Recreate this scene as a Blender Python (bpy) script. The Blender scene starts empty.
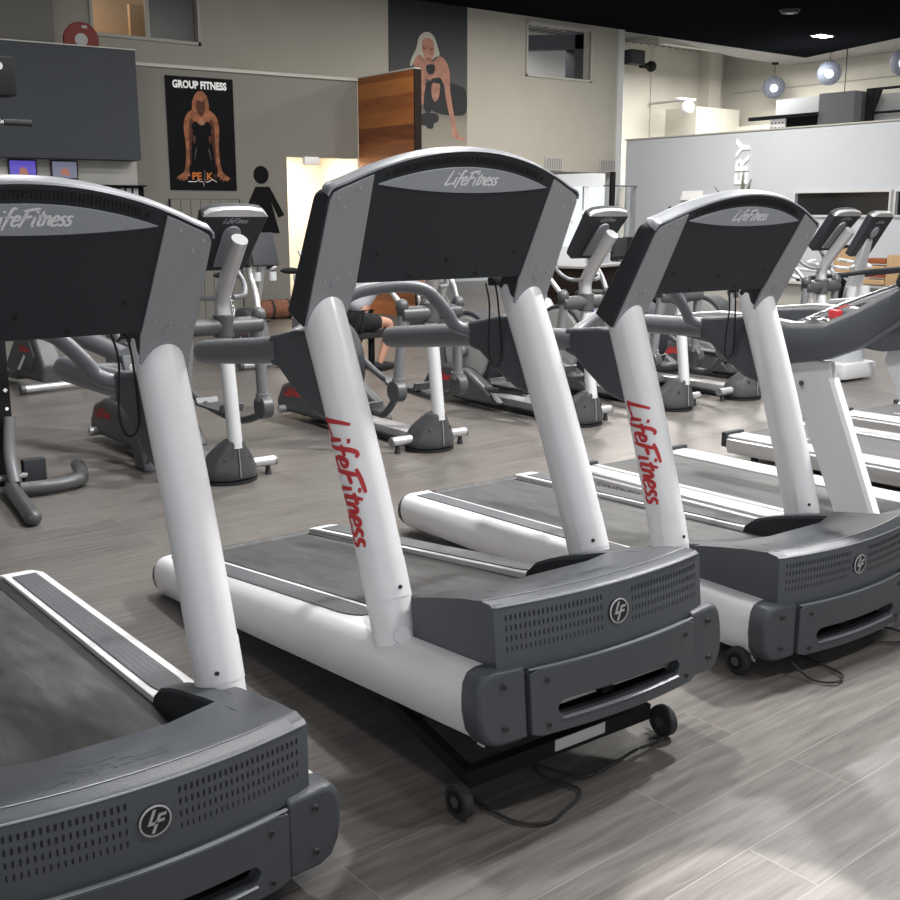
import bpy, bmesh, math, random
from mathutils import Vector, Matrix
random.seed(4)
SC = bpy.context.scene
COL = SC.collection
PI = math.pi

# ------------------------------------------------------------------ materials
def mat(name, col, rough=.5, metal=0., noise=0., scale=40., bump=0., spec=.5, coat=0., alpha=1., emit=None, estr=0., trans=0.):
    m = bpy.data.materials.new(name); m.use_nodes = True
    nt = m.node_tree; b = nt.nodes['Principled BSDF']
    b.inputs['Base Color'].default_value = (*col, 1); b.inputs['Roughness'].default_value = rough
    b.inputs['Metallic'].default_value = metal; b.inputs['Specular IOR Level'].default_value = spec
    if coat: b.inputs['Coat Weight'].default_value = coat; b.inputs['Coat Roughness'].default_value = .15
    if trans: b.inputs['Transmission Weight'].default_value = trans
    if alpha < 1: b.inputs['Alpha'].default_value = alpha
    if emit: b.inputs['Emission Color'].default_value = (*emit, 1); b.inputs['Emission Strength'].default_value = estr
    if noise or bump:
        tc = nt.nodes.new('ShaderNodeTexCoord'); n = nt.nodes.new('ShaderNodeTexNoise')
        n.inputs['Scale'].default_value = scale; n.inputs['Detail'].default_value = 4
        nt.links.new(tc.outputs['Object'], n.inputs['Vector'])
        if noise:
            r = nt.nodes.new('ShaderNodeMapRange'); r.inputs['To Min'].default_value = 1 - noise; r.inputs['To Max'].default_value = 1 + noise
            r.inputs['From Min'].default_value = .3; r.inputs['From Max'].default_value = .7
            nt.links.new(n.outputs['Fac'], r.inputs['Value'])
            mx = nt.nodes.new('ShaderNodeVectorMath'); mx.operation = 'SCALE'; mx.inputs[0].default_value = col
            nt.links.new(r.outputs['Result'], mx.inputs['Scale']); nt.links.new(mx.outputs['Vector'], b.inputs['Base Color'])
        if bump:
            bp = nt.nodes.new('ShaderNodeBump'); bp.inputs['Strength'].default_value = bump; bp.inputs['Distance'].default_value = .003
            nt.links.new(n.outputs['Fac'], bp.inputs['Height']); nt.links.new(bp.outputs['Normal'], b.inputs['Normal'])
    return m

M = dict(
    white=mat('pearl_white_paint', (.84, .84, .86), .34, 0, .03, 6, coat=.25),
    hood=mat('graphite_plastic', (.066, .073, .084), .40, 0, .10, 300, .25),
    cap=mat('graphite_cap_plastic', (.060, .066, .075), .43, 0, .10, 300, .2),
    panel=mat('grey_metallic_panel', (.36, .365, .38), .5, .1, .16, 420, .15),
    screen=mat('black_textured_shell', (.021, .024, .029), .6, 0, .15, 300, .3),
    rim=mat('silver_rim_plastic', (.30, .31, .335), .36, .25, .06, 200),
    lens=mat('silver_lens_plastic', (.40, .42, .47), .42, .2, .12, 300),
    black=mat('black_plastic', (.012, .012, .013), .5),
    rubber=mat('black_rubber', (.022, .022, .024), .75),
    letter=mat('white_lettering', (.95, .95, .97), .45),
    red=mat('red_lettering', (.52, .03, .035), .5),
    arm=mat('grey_grip_plastic', (.165, .172, .185), .42, .1, .08, 250, .1),
    armd=mat('dark_arm_plastic', (.075, .081, .092), .45, 0, .1, 250, .15),
    silver=mat('brushed_silver', (.56, .56, .57), .34, .55),
    chrome=mat('chrome', (.75, .75, .76), .15, .95),
    whitish=mat('silver_white_paint', (.62, .63, .64), .34, .12),
    dgrey=mat('dark_grey_metal', (.085, .088, .093), .4, .25),
    gcover=mat('glossy_dark_cover', (.06, .062, .066), .3),
    mgrey=mat('mid_grey_tube', (.19, .195, .205), .4, .2),
    steel=mat('black_steel', (.008, .008, .009), .7, spec=.25),
    sticker=mat('sticker_paper', (.55, .55, .55), .5),
    disc=mat('pale_disc', (.36, .355, .345), .5),
    bulk=mat('charcoal_wall_paint', (.045, .051, .060), .8, 0, .04, 3),
    greige=mat('grey_wall_paint', (.205, .198, .178), .85, 0, .03, 2),
    beige=mat('beige_wall_paint', (.42, .40, .35), .85, 0, .03, 2),
    beige2=mat('warm_beige_cladding', (.58, .56, .50), .85, 0, .03, 2),
    partition=mat('white_partition_paint', (.52, .55, .60), .8, 0, .01, 2),
    ceil=mat('black_ceiling_paint', (.009, .010, .012), .95, spec=0.),
    soffit=mat('grey_soffit', (.38, .38, .38), .8),
    trim=mat('pale_trim', (.45, .44, .41), .5),
    cream=mat('cream_corridor_wall', (.82, .75, .62), .8),
    glassdark=mat('dark_glass', (.012, .013, .016), .12, 0, 0, 1),
    glass=mat('clear_glass', (.9, .95, .95), .03, 0, trans=1.0, alpha=.25),
    skin=mat('skin', (.45, .24, .16), .55), shirt=mat('grey_shirt_cloth', (.38, .39, .42), .9),
    cloth=mat('black_cloth', (.010, .010, .012), .9), hair=mat('dark_hair', (.03, .018, .01), .7),
    card=mat('cardboard', (.5, .33, .18), .8, 0, .1, 20), crate=mat('orange_brown_wood', (.30, .085, .03), .6, 0, .3, 30),
    bag=mat('brown_patterned_bag', (.22, .09, .055), .8, 0, .5, 40),
    blue=mat('blue_print', (.03, .035, .22), .6), pale=mat('pale_plastic', (.5, .52, .55), .5),
    leaf=mat('grey_green_leaf', (.12, .135, .10), .5, 0, .25, 30),
    plate=mat('red_rubber_disc', (.16, .014, .006), .6), dwood=mat('dark_shelf_wood', (.022, .015, .012), .8, 0, .2, 20, spec=.15),
    lamp=mat('lit_diffuser', (1, 1, 1), .5, emit=(1, .97, .9), estr=30), bulb=mat('lit_bulb', (1, 1, 1), .5, emit=(.95, .97, 1), estr=9),
    orange=mat('orange_ink', (.55, .16, .03), .7), skinA=mat('poster_skin_light', (.27, .10, .045), .8, 0, .5, 9), skinB=mat('poster_skin_dark', (.075, .02, .01), .8, 0, .4, 14),
    ink=mat('poster_black', (.006, .006, .007), .8, spec=.15), inkg=mat('poster_grey_ink', (.10, .10, .10), .7),
    blonde=mat('mural_blonde', (.44, .43, .37), .8), mskin=mat('mural_skin', (.38, .19, .14), .8, 0, .25, 8), mskin2=mat('mural_skin_shadow', (.22, .075, .055), .8),
    mdark=mat('mural_dark', (.022, .024, .028), .8),
    tvblue=mat('lit_screen_blue', (.02, .02, .1), .4, emit=(.09, .06, .42), estr=1.0), tvgrey=mat('lit_screen_grey', (.05, .05, .06), .4, emit=(.16, .17, .24), estr=.8),
    tvwarm=mat('lit_screen_orange', (.05, .03, .02), .4, emit=(.35, .12, .08), estr=.9),
)
def nodes_of(name):
    m = bpy.data.materials.new(name); m.use_nodes = True; nt = m.node_tree
    return m, nt, nt.nodes['Principled BSDF']
def N(nt, t, **kw):
    n = nt.nodes.new(t)
    for k, v in kw.items():
        if k.startswith('i_'): n.inputs[k[2:].replace('_', ' ')].default_value = v
        else: setattr(n, k, v)
    return n
def ramp(nt, stops):
    r = nt.nodes.new('ShaderNodeValToRGB'); e = r.color_ramp.elements
    while len(e) < len(stops): e.new(.5)
    for q, (p, c) in zip(e, stops): q.position = p; q.color = (*c, 1)
    return r
# floor: long grey oak planks
m, nt, b = nodes_of('grey_oak_planks'); M['floor'] = m; L = nt.links.new
tc = N(nt, 'ShaderNodeTexCoord'); mp = N(nt, 'ShaderNodeMapping'); mp.inputs['Rotation'].default_value = (0, 0, -math.radians(2.68)); mp.inputs['Location'].default_value = (0, -1.234, 0)
L(tc.outputs['Object'], mp.inputs['Vector'])
br = N(nt, 'ShaderNodeTexBrick', offset=.37, squash=1.0)
for k, v in dict(Scale=1.0, Mortar_Size=.0022, Mortar_Smooth=.3, Bias=0., Brick_Width=1.35, Row_Height=.2025).items(): br.inputs[k.replace('_', ' ')].default_value = v
br.inputs['Color1'].default_value = (.02, .02, .02, 1); br.inputs['Color2'].default_value = (.98, .98, .98, 1); br.inputs['Mortar'].default_value = (.5, .5, .5, 1)
L(mp.outputs['Vector'], br.inputs['Vector'])
add = N(nt, 'ShaderNodeVectorMath', operation='MULTIPLY_ADD'); add.inputs[1].default_value = (7.3, 3.1, 5.); L(br.outputs['Color'], add.inputs[0]); L(mp.outputs['Vector'], add.inputs[2])
st = N(nt, 'ShaderNodeMapping'); st.inputs['Scale'].default_value = (2.2, 26., 1.); L(add.outputs['Vector'], st.inputs['Vector'])
n1 = N(nt, 'ShaderNodeTexNoise'); n1.inputs['Scale'].default_value = 1.6; n1.inputs['Detail'].default_value = 7; n1.inputs['Distortion'].default_value = 1.2; L(st.outputs['Vector'], n1.inputs['Vector'])
st2 = N(nt, 'ShaderNodeMapping'); st2.inputs['Scale'].default_value = (.9, 5.5, 1.); L(add.outputs['Vector'], st2.inputs['Vector'])
w1 = N(nt, 'ShaderNodeTexWave', wave_type='RINGS', rings_direction='Z'); w1.inputs['Scale'].default_value = 1.1; w1.inputs['Distortion'].default_value = 9.; w1.inputs['Detail'].default_value = 3.; w1.inputs['Detail Scale'].default_value = .8
L(st2.outputs['Vector'], w1.inputs['Vector'])
mixf = N(nt, 'ShaderNodeMath', operation='MULTIPLY_ADD'); mixf.inputs[1].default_value = .16; L(w1.outputs['Fac'], mixf.inputs[0]); L(n1.outputs['Fac'], mixf.inputs[2])
m3 = N(nt, 'ShaderNodeMath', operation='MULTIPLY_ADD'); m3.inputs[1].default_value = .14; L(br.outputs['Color'], m3.inputs[0]); L(mixf.outputs[0], m3.inputs[2])
rp = ramp(nt, [(.36, (.088, .079, .072)), (.62, (.128, .117, .108)), (.95, (.178, .165, .153))]); L(m3.outputs[0], rp.inputs['Fac'])
mm = N(nt, 'ShaderNodeMix', data_type='RGBA'); L(br.outputs['Fac'], mm.inputs['Factor']); L(rp.outputs['Color'], mm.inputs[6]); mm.inputs[7].default_value = (.20, .19, .18, 1)
L(mm.outputs[2], b.inputs['Base Color']); b.inputs['Roughness'].default_value = .38; b.inputs['Specular IOR Level'].default_value = .45
bp = N(nt, 'ShaderNodeBump'); bp.inputs['Strength'].default_value = .25; bp.inputs['Distance'].default_value = .002; L(n1.outputs['Fac'], bp.inputs['Height']); L(bp.outputs['Normal'], b.inputs['Normal'])
# running belt
m, nt, b = nodes_of('running_belt_rubber'); M['belt'] = m; L = nt.links.new
tc = N(nt, 'ShaderNodeTexCoord'); mp = N(nt, 'ShaderNodeMapping'); mp.inputs['Scale'].default_value = (10, 2.2, 1); L(tc.outputs['Object'], mp.inputs['Vector'])
n1 = N(nt, 'ShaderNodeTexNoise'); n1.inputs['Scale'].default_value = 2.4; n1.inputs['Detail'].default_value = 10; n1.inputs['Distortion'].default_value = .6; L(mp.outputs['Vector'], n1.inputs['Vector'])
rp = ramp(nt, [(.3, (.036, .036, .037)), (.52, (.056, .056, .057)), (.75, (.085, .085, .085))]); L(n1.outputs['Fac'], rp.inputs['Fac']); L(rp.outputs['Color'], b.inputs['Base Color'])
b.inputs['Roughness'].default_value = .55
# studded step strip
m, nt, b = nodes_of('studded_step_rubber'); M['strip'] = m; L = nt.links.new
tc = N(nt, 'ShaderNodeTexCoord'); v = N(nt, 'ShaderNodeTexVoronoi'); v.inputs['Scale'].default_value = 55; v.inputs['Randomness'].default_value = .25; L(tc.outputs['Object'], v.inputs['Vector'])
rp = ramp(nt, [(0, (.26, .26, .27)), (.2, (.11, .115, .125)), (1, (.085, .09, .10))]); L(v.outputs['Distance'], rp.inputs['Fac']); L(rp.outputs['Color'], b.inputs['Base Color']); b.inputs['Roughness'].default_value = .5
bp = N(nt, 'ShaderNodeBump', invert=True); bp.inputs['Strength'].default_value = .6; bp.inputs['Distance'].default_value = .004; L(v.outputs['Distance'], bp.inputs['Height']); L(bp.outputs['Normal'], b.inputs['Normal'])
# wood panelling
m, nt, b = nodes_of('orange_wood_panelling'); M['wood'] = m; L = nt.links.new
tc = N(nt, 'ShaderNodeTexCoord'); mp = N(nt, 'ShaderNodeMapping'); mp.inputs['Scale'].default_value = (1, .55, 4.4); L(tc.outputs['Object'], mp.inputs['Vector'])
sx = N(nt, 'ShaderNodeSeparateXYZ'); L(mp.outputs['Vector'], sx.inputs[0]); fl = N(nt, 'ShaderNodeMath', operation='FLOOR'); L(sx.outputs['Z'], fl.inputs[0]); n1s = N(nt, 'ShaderNodeMath', operation='MULTIPLY'); n1s.inputs[1].default_value = .45
wn = N(nt, 'ShaderNodeTexWhiteNoise', noise_dimensions='1D'); L(fl.outputs[0], wn.inputs['W'])
n1 = N(nt, 'ShaderNodeTexNoise'); n1.inputs['Scale'].default_value = 3; n1.inputs['Detail'].default_value = 6; L(mp.outputs['Vector'], n1.inputs['Vector'])
ad = N(nt, 'ShaderNodeMath', operation='MULTIPLY_ADD'); ad.inputs[1].default_value = .55; L(wn.outputs['Value'], ad.inputs[0]); L(n1.outputs['Fac'], n1s.inputs[0]); L(n1s.outputs[0], ad.inputs[2])
rp = ramp(nt, [(.18, (.10, .026, .008)), (.45, (.24, .072, .018)), (.78, (.38, .14, .034))]); L(ad.outputs[0], rp.inputs['Fac']); L(rp.outputs['Color'], b.inputs['Base Color']); b.inputs['Roughness'].default_value = .5
# mural backdrop: dark above, pale ground below (printed artwork)
m, nt, b = nodes_of('mural_print'); M['mural'] = m; L = nt.links.new
tc = N(nt, 'ShaderNodeTexCoord'); sx = N(nt, 'ShaderNodeSeparateXYZ'); L(tc.outputs['Generated'], sx.inputs[0])
rp = ramp(nt, [(0, (.30, .28, .24)), (.2, (.24, .22, .18)), (.3, (.10, .095, .085)), (.55, (.065, .068, .075)), (1, (.018, .022, .030))]); L(sx.outputs['Z'], rp.inputs['Fac']); L(rp.outputs['Color'], b.inputs['Base Color']); b.inputs['Roughness'].default_value = .8
# woven globe lattice
m, nt, b = nodes_of('woven_globe'); M['globe'] = m; L = nt.links.new
tc = N(nt, 'ShaderNodeTexCoord'); v = N(nt, 'ShaderNodeTexNoise'); v.inputs['Scale'].default_value = 60; L(tc.outputs['Object'], v.inputs['Vector'])
rp = ramp(nt, [(.4, (.45, .45, .45)), (.62, (.95, .95, .95))]); L(v.outputs['Fac'], rp.inputs['Fac']); L(rp.outputs['Color'], b.inputs['Alpha'])
b.inputs['Base Color'].default_value = (.13, .15, .20, 1); b.inputs['Roughness'].default_value = .6

# ------------------------------------------------------------------ mesh helpers
class MB:
    def __init__(s): s.b = bmesh.new()
    def quad(s, *p): 
        s.b.faces.new([s.b.verts.new(q) for q in p]); return s
    def poly(s, pts): s.b.faces.new([s.b.verts.new(q) for q in pts]); return s
    def box(s, c, d, rot=None, bev=0., seg=2):
        r = bmesh.ops.create_cube(s.b, size=1); vs = r['verts']
        for v in vs: v.co = Vector((v.co.x*d[0], v.co.y*d[1], v.co.z*d[2]))
        if bev:
            es = list({e for v in vs for e in v.link_edges})
            o = bmesh.ops.bevel(s.b, geom=es, offset=bev, segments=seg, affect='EDGES', profile=.6)
            vs = list({v for f in o['faces'] for v in f.verts} | {v for v in vs if v.is_valid})
        R = rot if rot is not None else Matrix.Identity(3)
        for v in vs: v.co = R @ v.co + Vector(c)
        return s
    def rings(s, rings, caps=True, closed=True):
        vr = [[s.b.verts.new(p) for p in r] for r in rings]
        n = len(vr[0])
        for a, c in zip(vr, vr[1:]):
            for i in range(n if closed else n-1):
                j = (i+1) % n; s.b.faces.new((a[i], a[j], c[j], c[i]))
        if caps:
            s.b.faces.new(list(reversed(vr[0]))); s.b.faces.new(vr[-1])
        return s
    def tube(s, path, r, seg=14, ref=(1, 0, 0), dome=False, caps=True):
        P = [Vector(p) for p in path]; n = len(P)
        rs = r if isinstance(r, list) else [r]*n
        rs = [(q if isinstance(q, (tuple, list)) else (q, q)) for q in rs]
        ref = Vector(ref); rings = []
        for i in range(n):
            t = ((P[min(i+1, n-1)]-P[i]).normalized() + (P[i]-P[max(i-1, 0)]).normalized()).normalized()
            u = ref - t*ref.dot(t)
            if u.length < 1e-3: u = Vector((0, 0, 1)) - t*t.z
            u.normalize(); w = t.cross(u)
            rings.append([P[i] + u*math.cos(a)*rs[i][0] + w*math.sin(a)*rs[i][1] for a in [2*PI*k/seg for k in range(seg)]])
            if dome and i == n-1:
                for q in (.35, .6, .8, .93, .995):
                    k = math.sqrt(1-q*q)
                    rings.append([P[i] + t*rs[i][0]*q + (u*math.cos(a)*rs[i][0] + w*math.sin(a)*rs[i][1])*k for a in [2*PI*j/seg for j in range(seg)]])
        return s.rings(rings, caps)
    def prism(s, pts, fn, w0, w1):
        a = [s.b.verts.new(fn(u, v, w0)) for u, v in pts]; c = [s.b.verts.new(fn(u, v, w1)) for u, v in pts]; n = len(pts)
        for i in range(n):
            j = (i+1) % n; s.b.faces.new((a[i], a[j], c[j], c[i]))
        s.b.faces.new(list(reversed(a))); s.b.faces.new(c); return s
    def ball(s, c, r, seg=20, rg=12):
        r = r if isinstance(r, (tuple, list)) else (r, r, r)
        o = bmesh.ops.create_uvsphere(s.b, u_segments=seg, v_segments=rg, radius=1)
        for v in o['verts']: v.co = Vector((v.co.x*r[0], v.co.y*r[1], v.co.z*r[2])) + Vector(c)
        return s
    def disc(s, c, axis, r, h, seg=28):
        a = Vector(axis).normalized(); return s.tube([Vector(c)-a*h/2, Vector(c)+a*h/2], r, seg, ref=(0, 0, 1) if abs(a.z) < .9 else (1, 0, 0))
    def build(s, name, m, parent=None, ang=35, bev=0., sub=0):
        b = s.b; bmesh.ops.recalc_face_normals(b, faces=b.faces[:])
        me = bpy.data.meshes.new(name); b.to_mesh(me); b.free()
        for p in me.polygons: p.use_smooth = True
        me.set_sharp_from_angle(angle=math.radians(ang)); me.materials.append(M[m] if isinstance(m, str) else m)
        o = bpy.data.objects.new(name, me); COL.objects.link(o)
        if parent: o.parent = parent
        if bev:
            q = o.modifiers.new('edge_round', 'BEVEL'); q.width = bev; q.segments = 3; q.limit_method = 'ANGLE'; q.angle_limit = math.radians(40); q.harden_normals = False
        if sub: q = o.modifiers.new('smooth', 'SUBSURF'); q.levels = q.render_levels = sub
        return o
def tag(o, label=None, cat=None, group=None, kind=None):
    if label: o['label'] = label
    if cat: o['category'] = cat
    if group: o['group'] = group
    if kind: o['kind'] = kind
    return o
def thing(name, label, cat, loc=(0, 0, 0), rot=(0, 0, 0), group=None):
    o = bpy.data.objects.new(name, None); COL.objects.link(o); o.location = loc; o.rotation_euler = rot; o.empty_display_size = .1
    return tag(o, label, cat, group)
def copy_tree(o, parent=None):
    c = o.copy(); COL.objects.link(c); c.parent = parent
    for ch in list(o.children): copy_tree(ch, c)
    return c
def struct(name, mb, m, **k): return tag(mb.build(name, m, **k), kind='structure')
def arc(c, r, a0, a1, n=10): return [(c[0]+r*math.cos(a0+(a1-a0)*i/n), c[1]+r*math.sin(a0+(a1-a0)*i/n)) for i in range(n+1)]
def smooth_path(P, n=6):
    P = [Vector(p) for p in P]; out = []
    for i in range(len(P)-1):
        p0 = P[max(i-1, 0)]; p1 = P[i]; p2 = P[i+1]; p3 = P[min(i+2, len(P)-1)]
        for k in range(n):
            t = k/n; out.append(.5*((2*p1)+(p2-p0)*t+(2*p0-5*p1+4*p2-p3)*t*t+(3*p1-p0-3*p2+p3)*t**3))
    return out+[P[-1]]
# brush script lettering as flat ribbons
GL = dict(
    L=(.66, [[(.26, 1.0), (.16, .6), (.06, .14), (.0, -.04), (.3, .0), (.66, .1)]]),
    i=(.24, [[(.1, .52), (.06, .0), (.16, .02)], [(.14, .74), (.16, .86)]]),
    f=(.40, [[(.48, .92), (.36, 1.02), (.24, .85), (.12, .2), (.04, -.28)], [(.02, .46), (.42, .52)]]),
    e=(.42, [[(.08, .26), (.34, .33), (.34, .52), (.18, .54), (.05, .3), (.08, .04), (.24, .0), (.42, .12)]]),
    F=(.62, [[(.26, .9), (.16, .4), (.04, -.12)], [(.04, .84), (.4, .93), (.86, 1.0)], [(.18, .47), (.55, .55)]]),
    t=(.32, [[(.22, .85), (.12, .3), (.12, .03), (.3, .04)], [(.0, .54), (.4, .62)]]),
    n=(.42, [[(.08, .52), (.03, .0)], [(.06, .34), (.2, .53), (.32, .5), (.3, .15), (.38, .0)]]),
    s=(.34, [[(.34, .52), (.16, .54), (.1, .38), (.28, .2), (.2, .02), (.0, .02)]]))
def script(word, fn, size, thick=.085, mb=None, t0=0., t1=.0012):
    """fn(u, v, w) maps lettering plane to space; u along the text starting at 0"""
    mb = mb or MB(); x = 0.
    for ch in word:
        if ch not in GL: x += .2; continue
        wd, strokes = GL[ch]
        for s in strokes:
            p = [Vector((q.x+x+q.y*.22, q.y)) for q in [v.to_2d() for v in smooth_path([(a, b, 0) for a, b in s], 4)]]
            n = len(p); up, lo = [], []
            for i in range(n):
                t = (p[min(i+1, n-1)]-p[max(i-1, 0)]).normalized(); w = thick*(.55+.45*math.sin(PI*(i+.6)/(n+.2)))
                nn = Vector((-t.y, t.x))*w; up.append(p[i]+nn); lo.append(p[i]-nn)
            for i in range(n-1):
                q = [up[i], up[i+1], lo[i+1], lo[i]]
                mb.poly([fn(a.x*size, a.y*size, t1) for a in q])
        x += wd
    return mb
SCRIPT_W = sum(GL[c][0] for c in 'LifeFitness')
def text_mb(s, size, fn, ext=.0, align='LEFT', bold=0., shear=0., mb=None, sx=1.):
    cu = bpy.data.curves.new('lettering_curve', 'FONT'); cu.body = s; cu.size = size; cu.align_x = align; cu.offset = bold; cu.shear = shear; cu.resolution_u = 3; cu.extrude = ext
    o = bpy.data.objects.new('lettering_tmp', cu); COL.objects.link(o); dg = bpy.context.evaluated_depsgraph_get()
    me = bpy.data.meshes.new_from_object(o.evaluated_get(dg)); bpy.data.objects.remove(o); bpy.data.curves.remove(cu)
    mb = mb or MB(); b2 = bmesh.new(); b2.from_mesh(me); bpy.data.meshes.remove(me)
    mp = {v: mb.b.verts.new(fn(v.co.x*sx, v.co.y, v.co.z)) for v in b2.verts}
    for f in b2.faces:
        try: mb.b.faces.new([mp[v] for v in f.verts])
        except ValueError: pass
    b2.free(); return mb

# ------------------------------------------------------------------ the white treadmills
CT = Vector((0, -.49, .8717)); CN = Vector((0, .8717, .49)); CO = Vector((0, .825, 1.19))   # console plane: up, into the body
def con(s_, t, n=0.): return CO + Vector((s_, 0, 0)) + CT*t + CN*n
def bow(x): return .068 - .05*(1-(x/.4)**2)
def arch(x): return .430+.120*(1-(abs(x)/.45)**2) if abs(x) < .45 else .430
def ztop(y):
    T = [(0, .436), (.1, .440), (.2, .430), (.3, .415), (.42, .392), (.5, .372), (.6, .350), (.69, .322), (.745, .298), (.78, .268), (.795, .225)]
    for (a, p), (b_, q) in zip(T, T[1:]):
        if y <= b_: return p+(q-p)*max(0, (y-a))/(b_-a)
    return .225
def railtop(y): return .268 if y < .6 else .268-(y-.6)*.038
def treadmill(label, loc, rot, pitch, name='treadmill'):
    T = thing(name, label, 'treadmill', loc, rot, 'white treadmills in the front row')
    # side rails with bulged outer flank
    for s in (-1, 1):
        rg = []
        for y in (.12, .6, 1.2, 1.8, 2.30, 2.33):
            zt = railtop(y); zb = .065-.03*(y/2.33); k = (zt-zb)/.203; e = .012 if y > 2.31 else 0
            prof = [(.30, 0), (.40, -.005), (.448, .012), (.470, .05), (.479, .095), (.478, .135), (.469, .168), (.452, .19), (.43, .2), (.412, .203), (.30, .203)]
            rg.append([(s*(x-e), y, zb+z*k) for x, z in prof])
        MB().rings(rg).build('side_rail', 'white', T, bev=.002)
        o = MB().rings([[(s*x, y, .062+z*1.0) for x, z in ((.327, 0), (.415, -.004), (.452, .010), (.474, .045), (.482, .1), (.480, .14), (.474, .175), (.458, .2), (.43, .208), (.327, .208))] if y > .06 else
                        [(s*x, .035+max(0, x-.35)*.14, .068+z*.95) for x, z in ((.327, 0), (.412, -.002), (.446, .012), (.466, .048), (.474, .1), (.472, .14), (.466, .172), (.452, .194), (.425, .203), (.327, .203))] for y in (.03, .065, .125)]).build('end_cap', 'cap', T, bev=.008)
        for z in (.225, .11):
            MB().disc((s*.40, .04, z), (0, 1, 0), .0078, .012, 16).build('bolt', 'dgrey', o)
            MB().disc((s*.40, .0345, z), (0, 1, 0), .0060, .004, 12).build('bolt_recess', 'black', o)
        # rear tube cap and step strip
        MB().rings([[(s*(.30+ (x-.30)*.98), y, .038+z*.80) for x, z in ((.30, 0), (.39, -.005), (.44, .012), (.466, .05), (.474, .095), (.468, .14), (.45, .17), (.42, .193), (.30, .2))] for y in (2.33, 2.35)]).build('rear_cap', 'dgrey', T)
        prof = [(.322+.045*(1-math.cos(a)) if False else 0, 0) for a in (0,)]
        pts = [(.322, 2.26), (.322, .86)] + [(.3675-.0455*math.cos(a), .86-.11*math.sin(a)) for a in [PI*i/8 for i in range(1, 8)]] + [(.413, .86), (.413, 2.26)]
        MB().prism(pts, lambda u, v, w: Vector((s*u, v, railtop(v)+w)), -.004, .0045).build('step_strip', 'strip', T, bev=.001)
        MB().prism([(.258, .32), (.258, 2.31), (.299, 2.31), (.299, .32)], lambda u, v, w: Vector((s*u, v, railtop(v)+w)), -.03, -.012).build('belt_gap', 'black', T)
        # uprights
        top = Vector((s*.402, .862, 1.262)); bot = Vector((s*.408, .527, .235))
        pth = [bot.lerp(top, k/12)+Vector((0, -.018*math.sin(PI*k/12), 0)) for k in range(13)]
        up = MB().tube(pth, [(.066, .075) for k in range(13)], 32, ref=(1, 0, 0), dome=True).build('upright', 'white', T, ang=60)
        def on_post(u, v, w, s=s, pth=pth):          # u runs down the post, v round it
            k = min(max((1-u/1.06)*12, 0), 11.999); i = int(k); c = pth[i].lerp(pth[i+1], k-i); a = v/.062
            t = (pth[i+1]-pth[i]).normalized(); X = Vector((1, 0, 0)); F_ = X.cross(t)*-1
            if F_.y > 0: F_ = -F_
            return c + X*math.sin(a)*(.0663+w) + F_*math.cos(a)*(.0753+w)
        # base shoe and button
        mb = MB(); rg = []
        for k in range(7):
            zz = k/6*.115; rg.append([on_post(1.06-.13-zz*0 - (0 if False else 0) + (-zz), a, .0015) for a in [(-.07+.14*j/10) for j in range(11)]])
        mb.rings(rg, caps=False, closed=False).build('base_cover', 'white', up)
        MB().disc(on_post(.90, -.03 if s > 0 else .0, .002), (0, -1, .28), .006, .006, 12).build('screw', 'black', up)
        if s < 0:
            MB().disc(on_post(1.035, -.022, .001), (-.25, -.92, .3), .026, .014, 24).build('button_plug', 'white', up, bev=.002)
            off = -.112
            sz = .385/SCRIPT_W
            script('LifeFitness', lambda u, v, w: on_post(.372+u, off+v*.85, w), sz, .085, t1=.0013).build('lettering', 'red', up)
        # console side of the arms
        aa = 'arm'
        MB().tube([(s*.42, 1.10, 1.098), (s*.42, 1.30, 1.092), (s*.42, 1.70, 1.085), (s*.42, 1.745, 1.084), (s*.42, 1.765, 1.084)], [(.036, .045), (.036, .045), (.036, .044), (.032, .039), (.016, .022)], 20).build('side_handrail', 'arm', T, ang=50)
        prof = [(.86, 1.16), (.95, 1.165), (1.06, 1.152), (1.14, 1.146), (1.14, 1.05), (1.08, 1.035), (1.02, .99), (.95, .945), (.88, .905), (.80, .885), (.775, .91), (.79, .98), (.81, 1.06)]
        MB().prism(prof, lambda u, v, w: Vector((s*w, u, v)), .375, .447).build('arm_shroud', 'armd', T, bev=.014)
    # hood
    cols = []
    for s in (-1, 1):
        for x, yr in ((.40, .45), (.385, .45), (.362, .45), (.362, .765), (.345, .765), (.32, .762), (.302, .755), (.302, .31)): cols.append((s*x, yr))
    for i in range(1, 16): cols.append((-.302+.604*i/16, .31-.02*math.sin(PI*i/16)))
    cols = sorted(set(cols), key=lambda c: (c[0], 0))
    L_ = [(-.40, .45), (-.385, .45), (-.362, .45), (-.362, .795), (-.345, .797), (-.32, .795), (-.302, .785), (-.302, .36)] + [(-.302+.604*i/20, .36-.065*min(1, 4*min(i, 20-i)/20)) for i in range(1, 20)]
    cols = L_ + [(.302, .36), (.302, .785), (.32, .795), (.345, .797), (.362, .795), (.362, .45), (.385, .45), (.40, .45)]
    mb = MB(); bm = mb.b; V = []
    for x, yr in cols:
        yf = bow(x); c = [(x, yf-.002, .252), (x, yf, .42), (x, yf+.004, .431), (x, yf+.014, .4375), (x, yf+.045, .4405), (x, yf+.050, .4425)]
        for j in range(1, 11):
            y = yf+.05+(yr-yf-.05)*j/10; c.append((x, y, ztop(y)+(.002 if y < .25 else 0)))
        c.append((x, yr+.002, .20)); V.append([bm.verts.new(p) for p in c])
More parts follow.
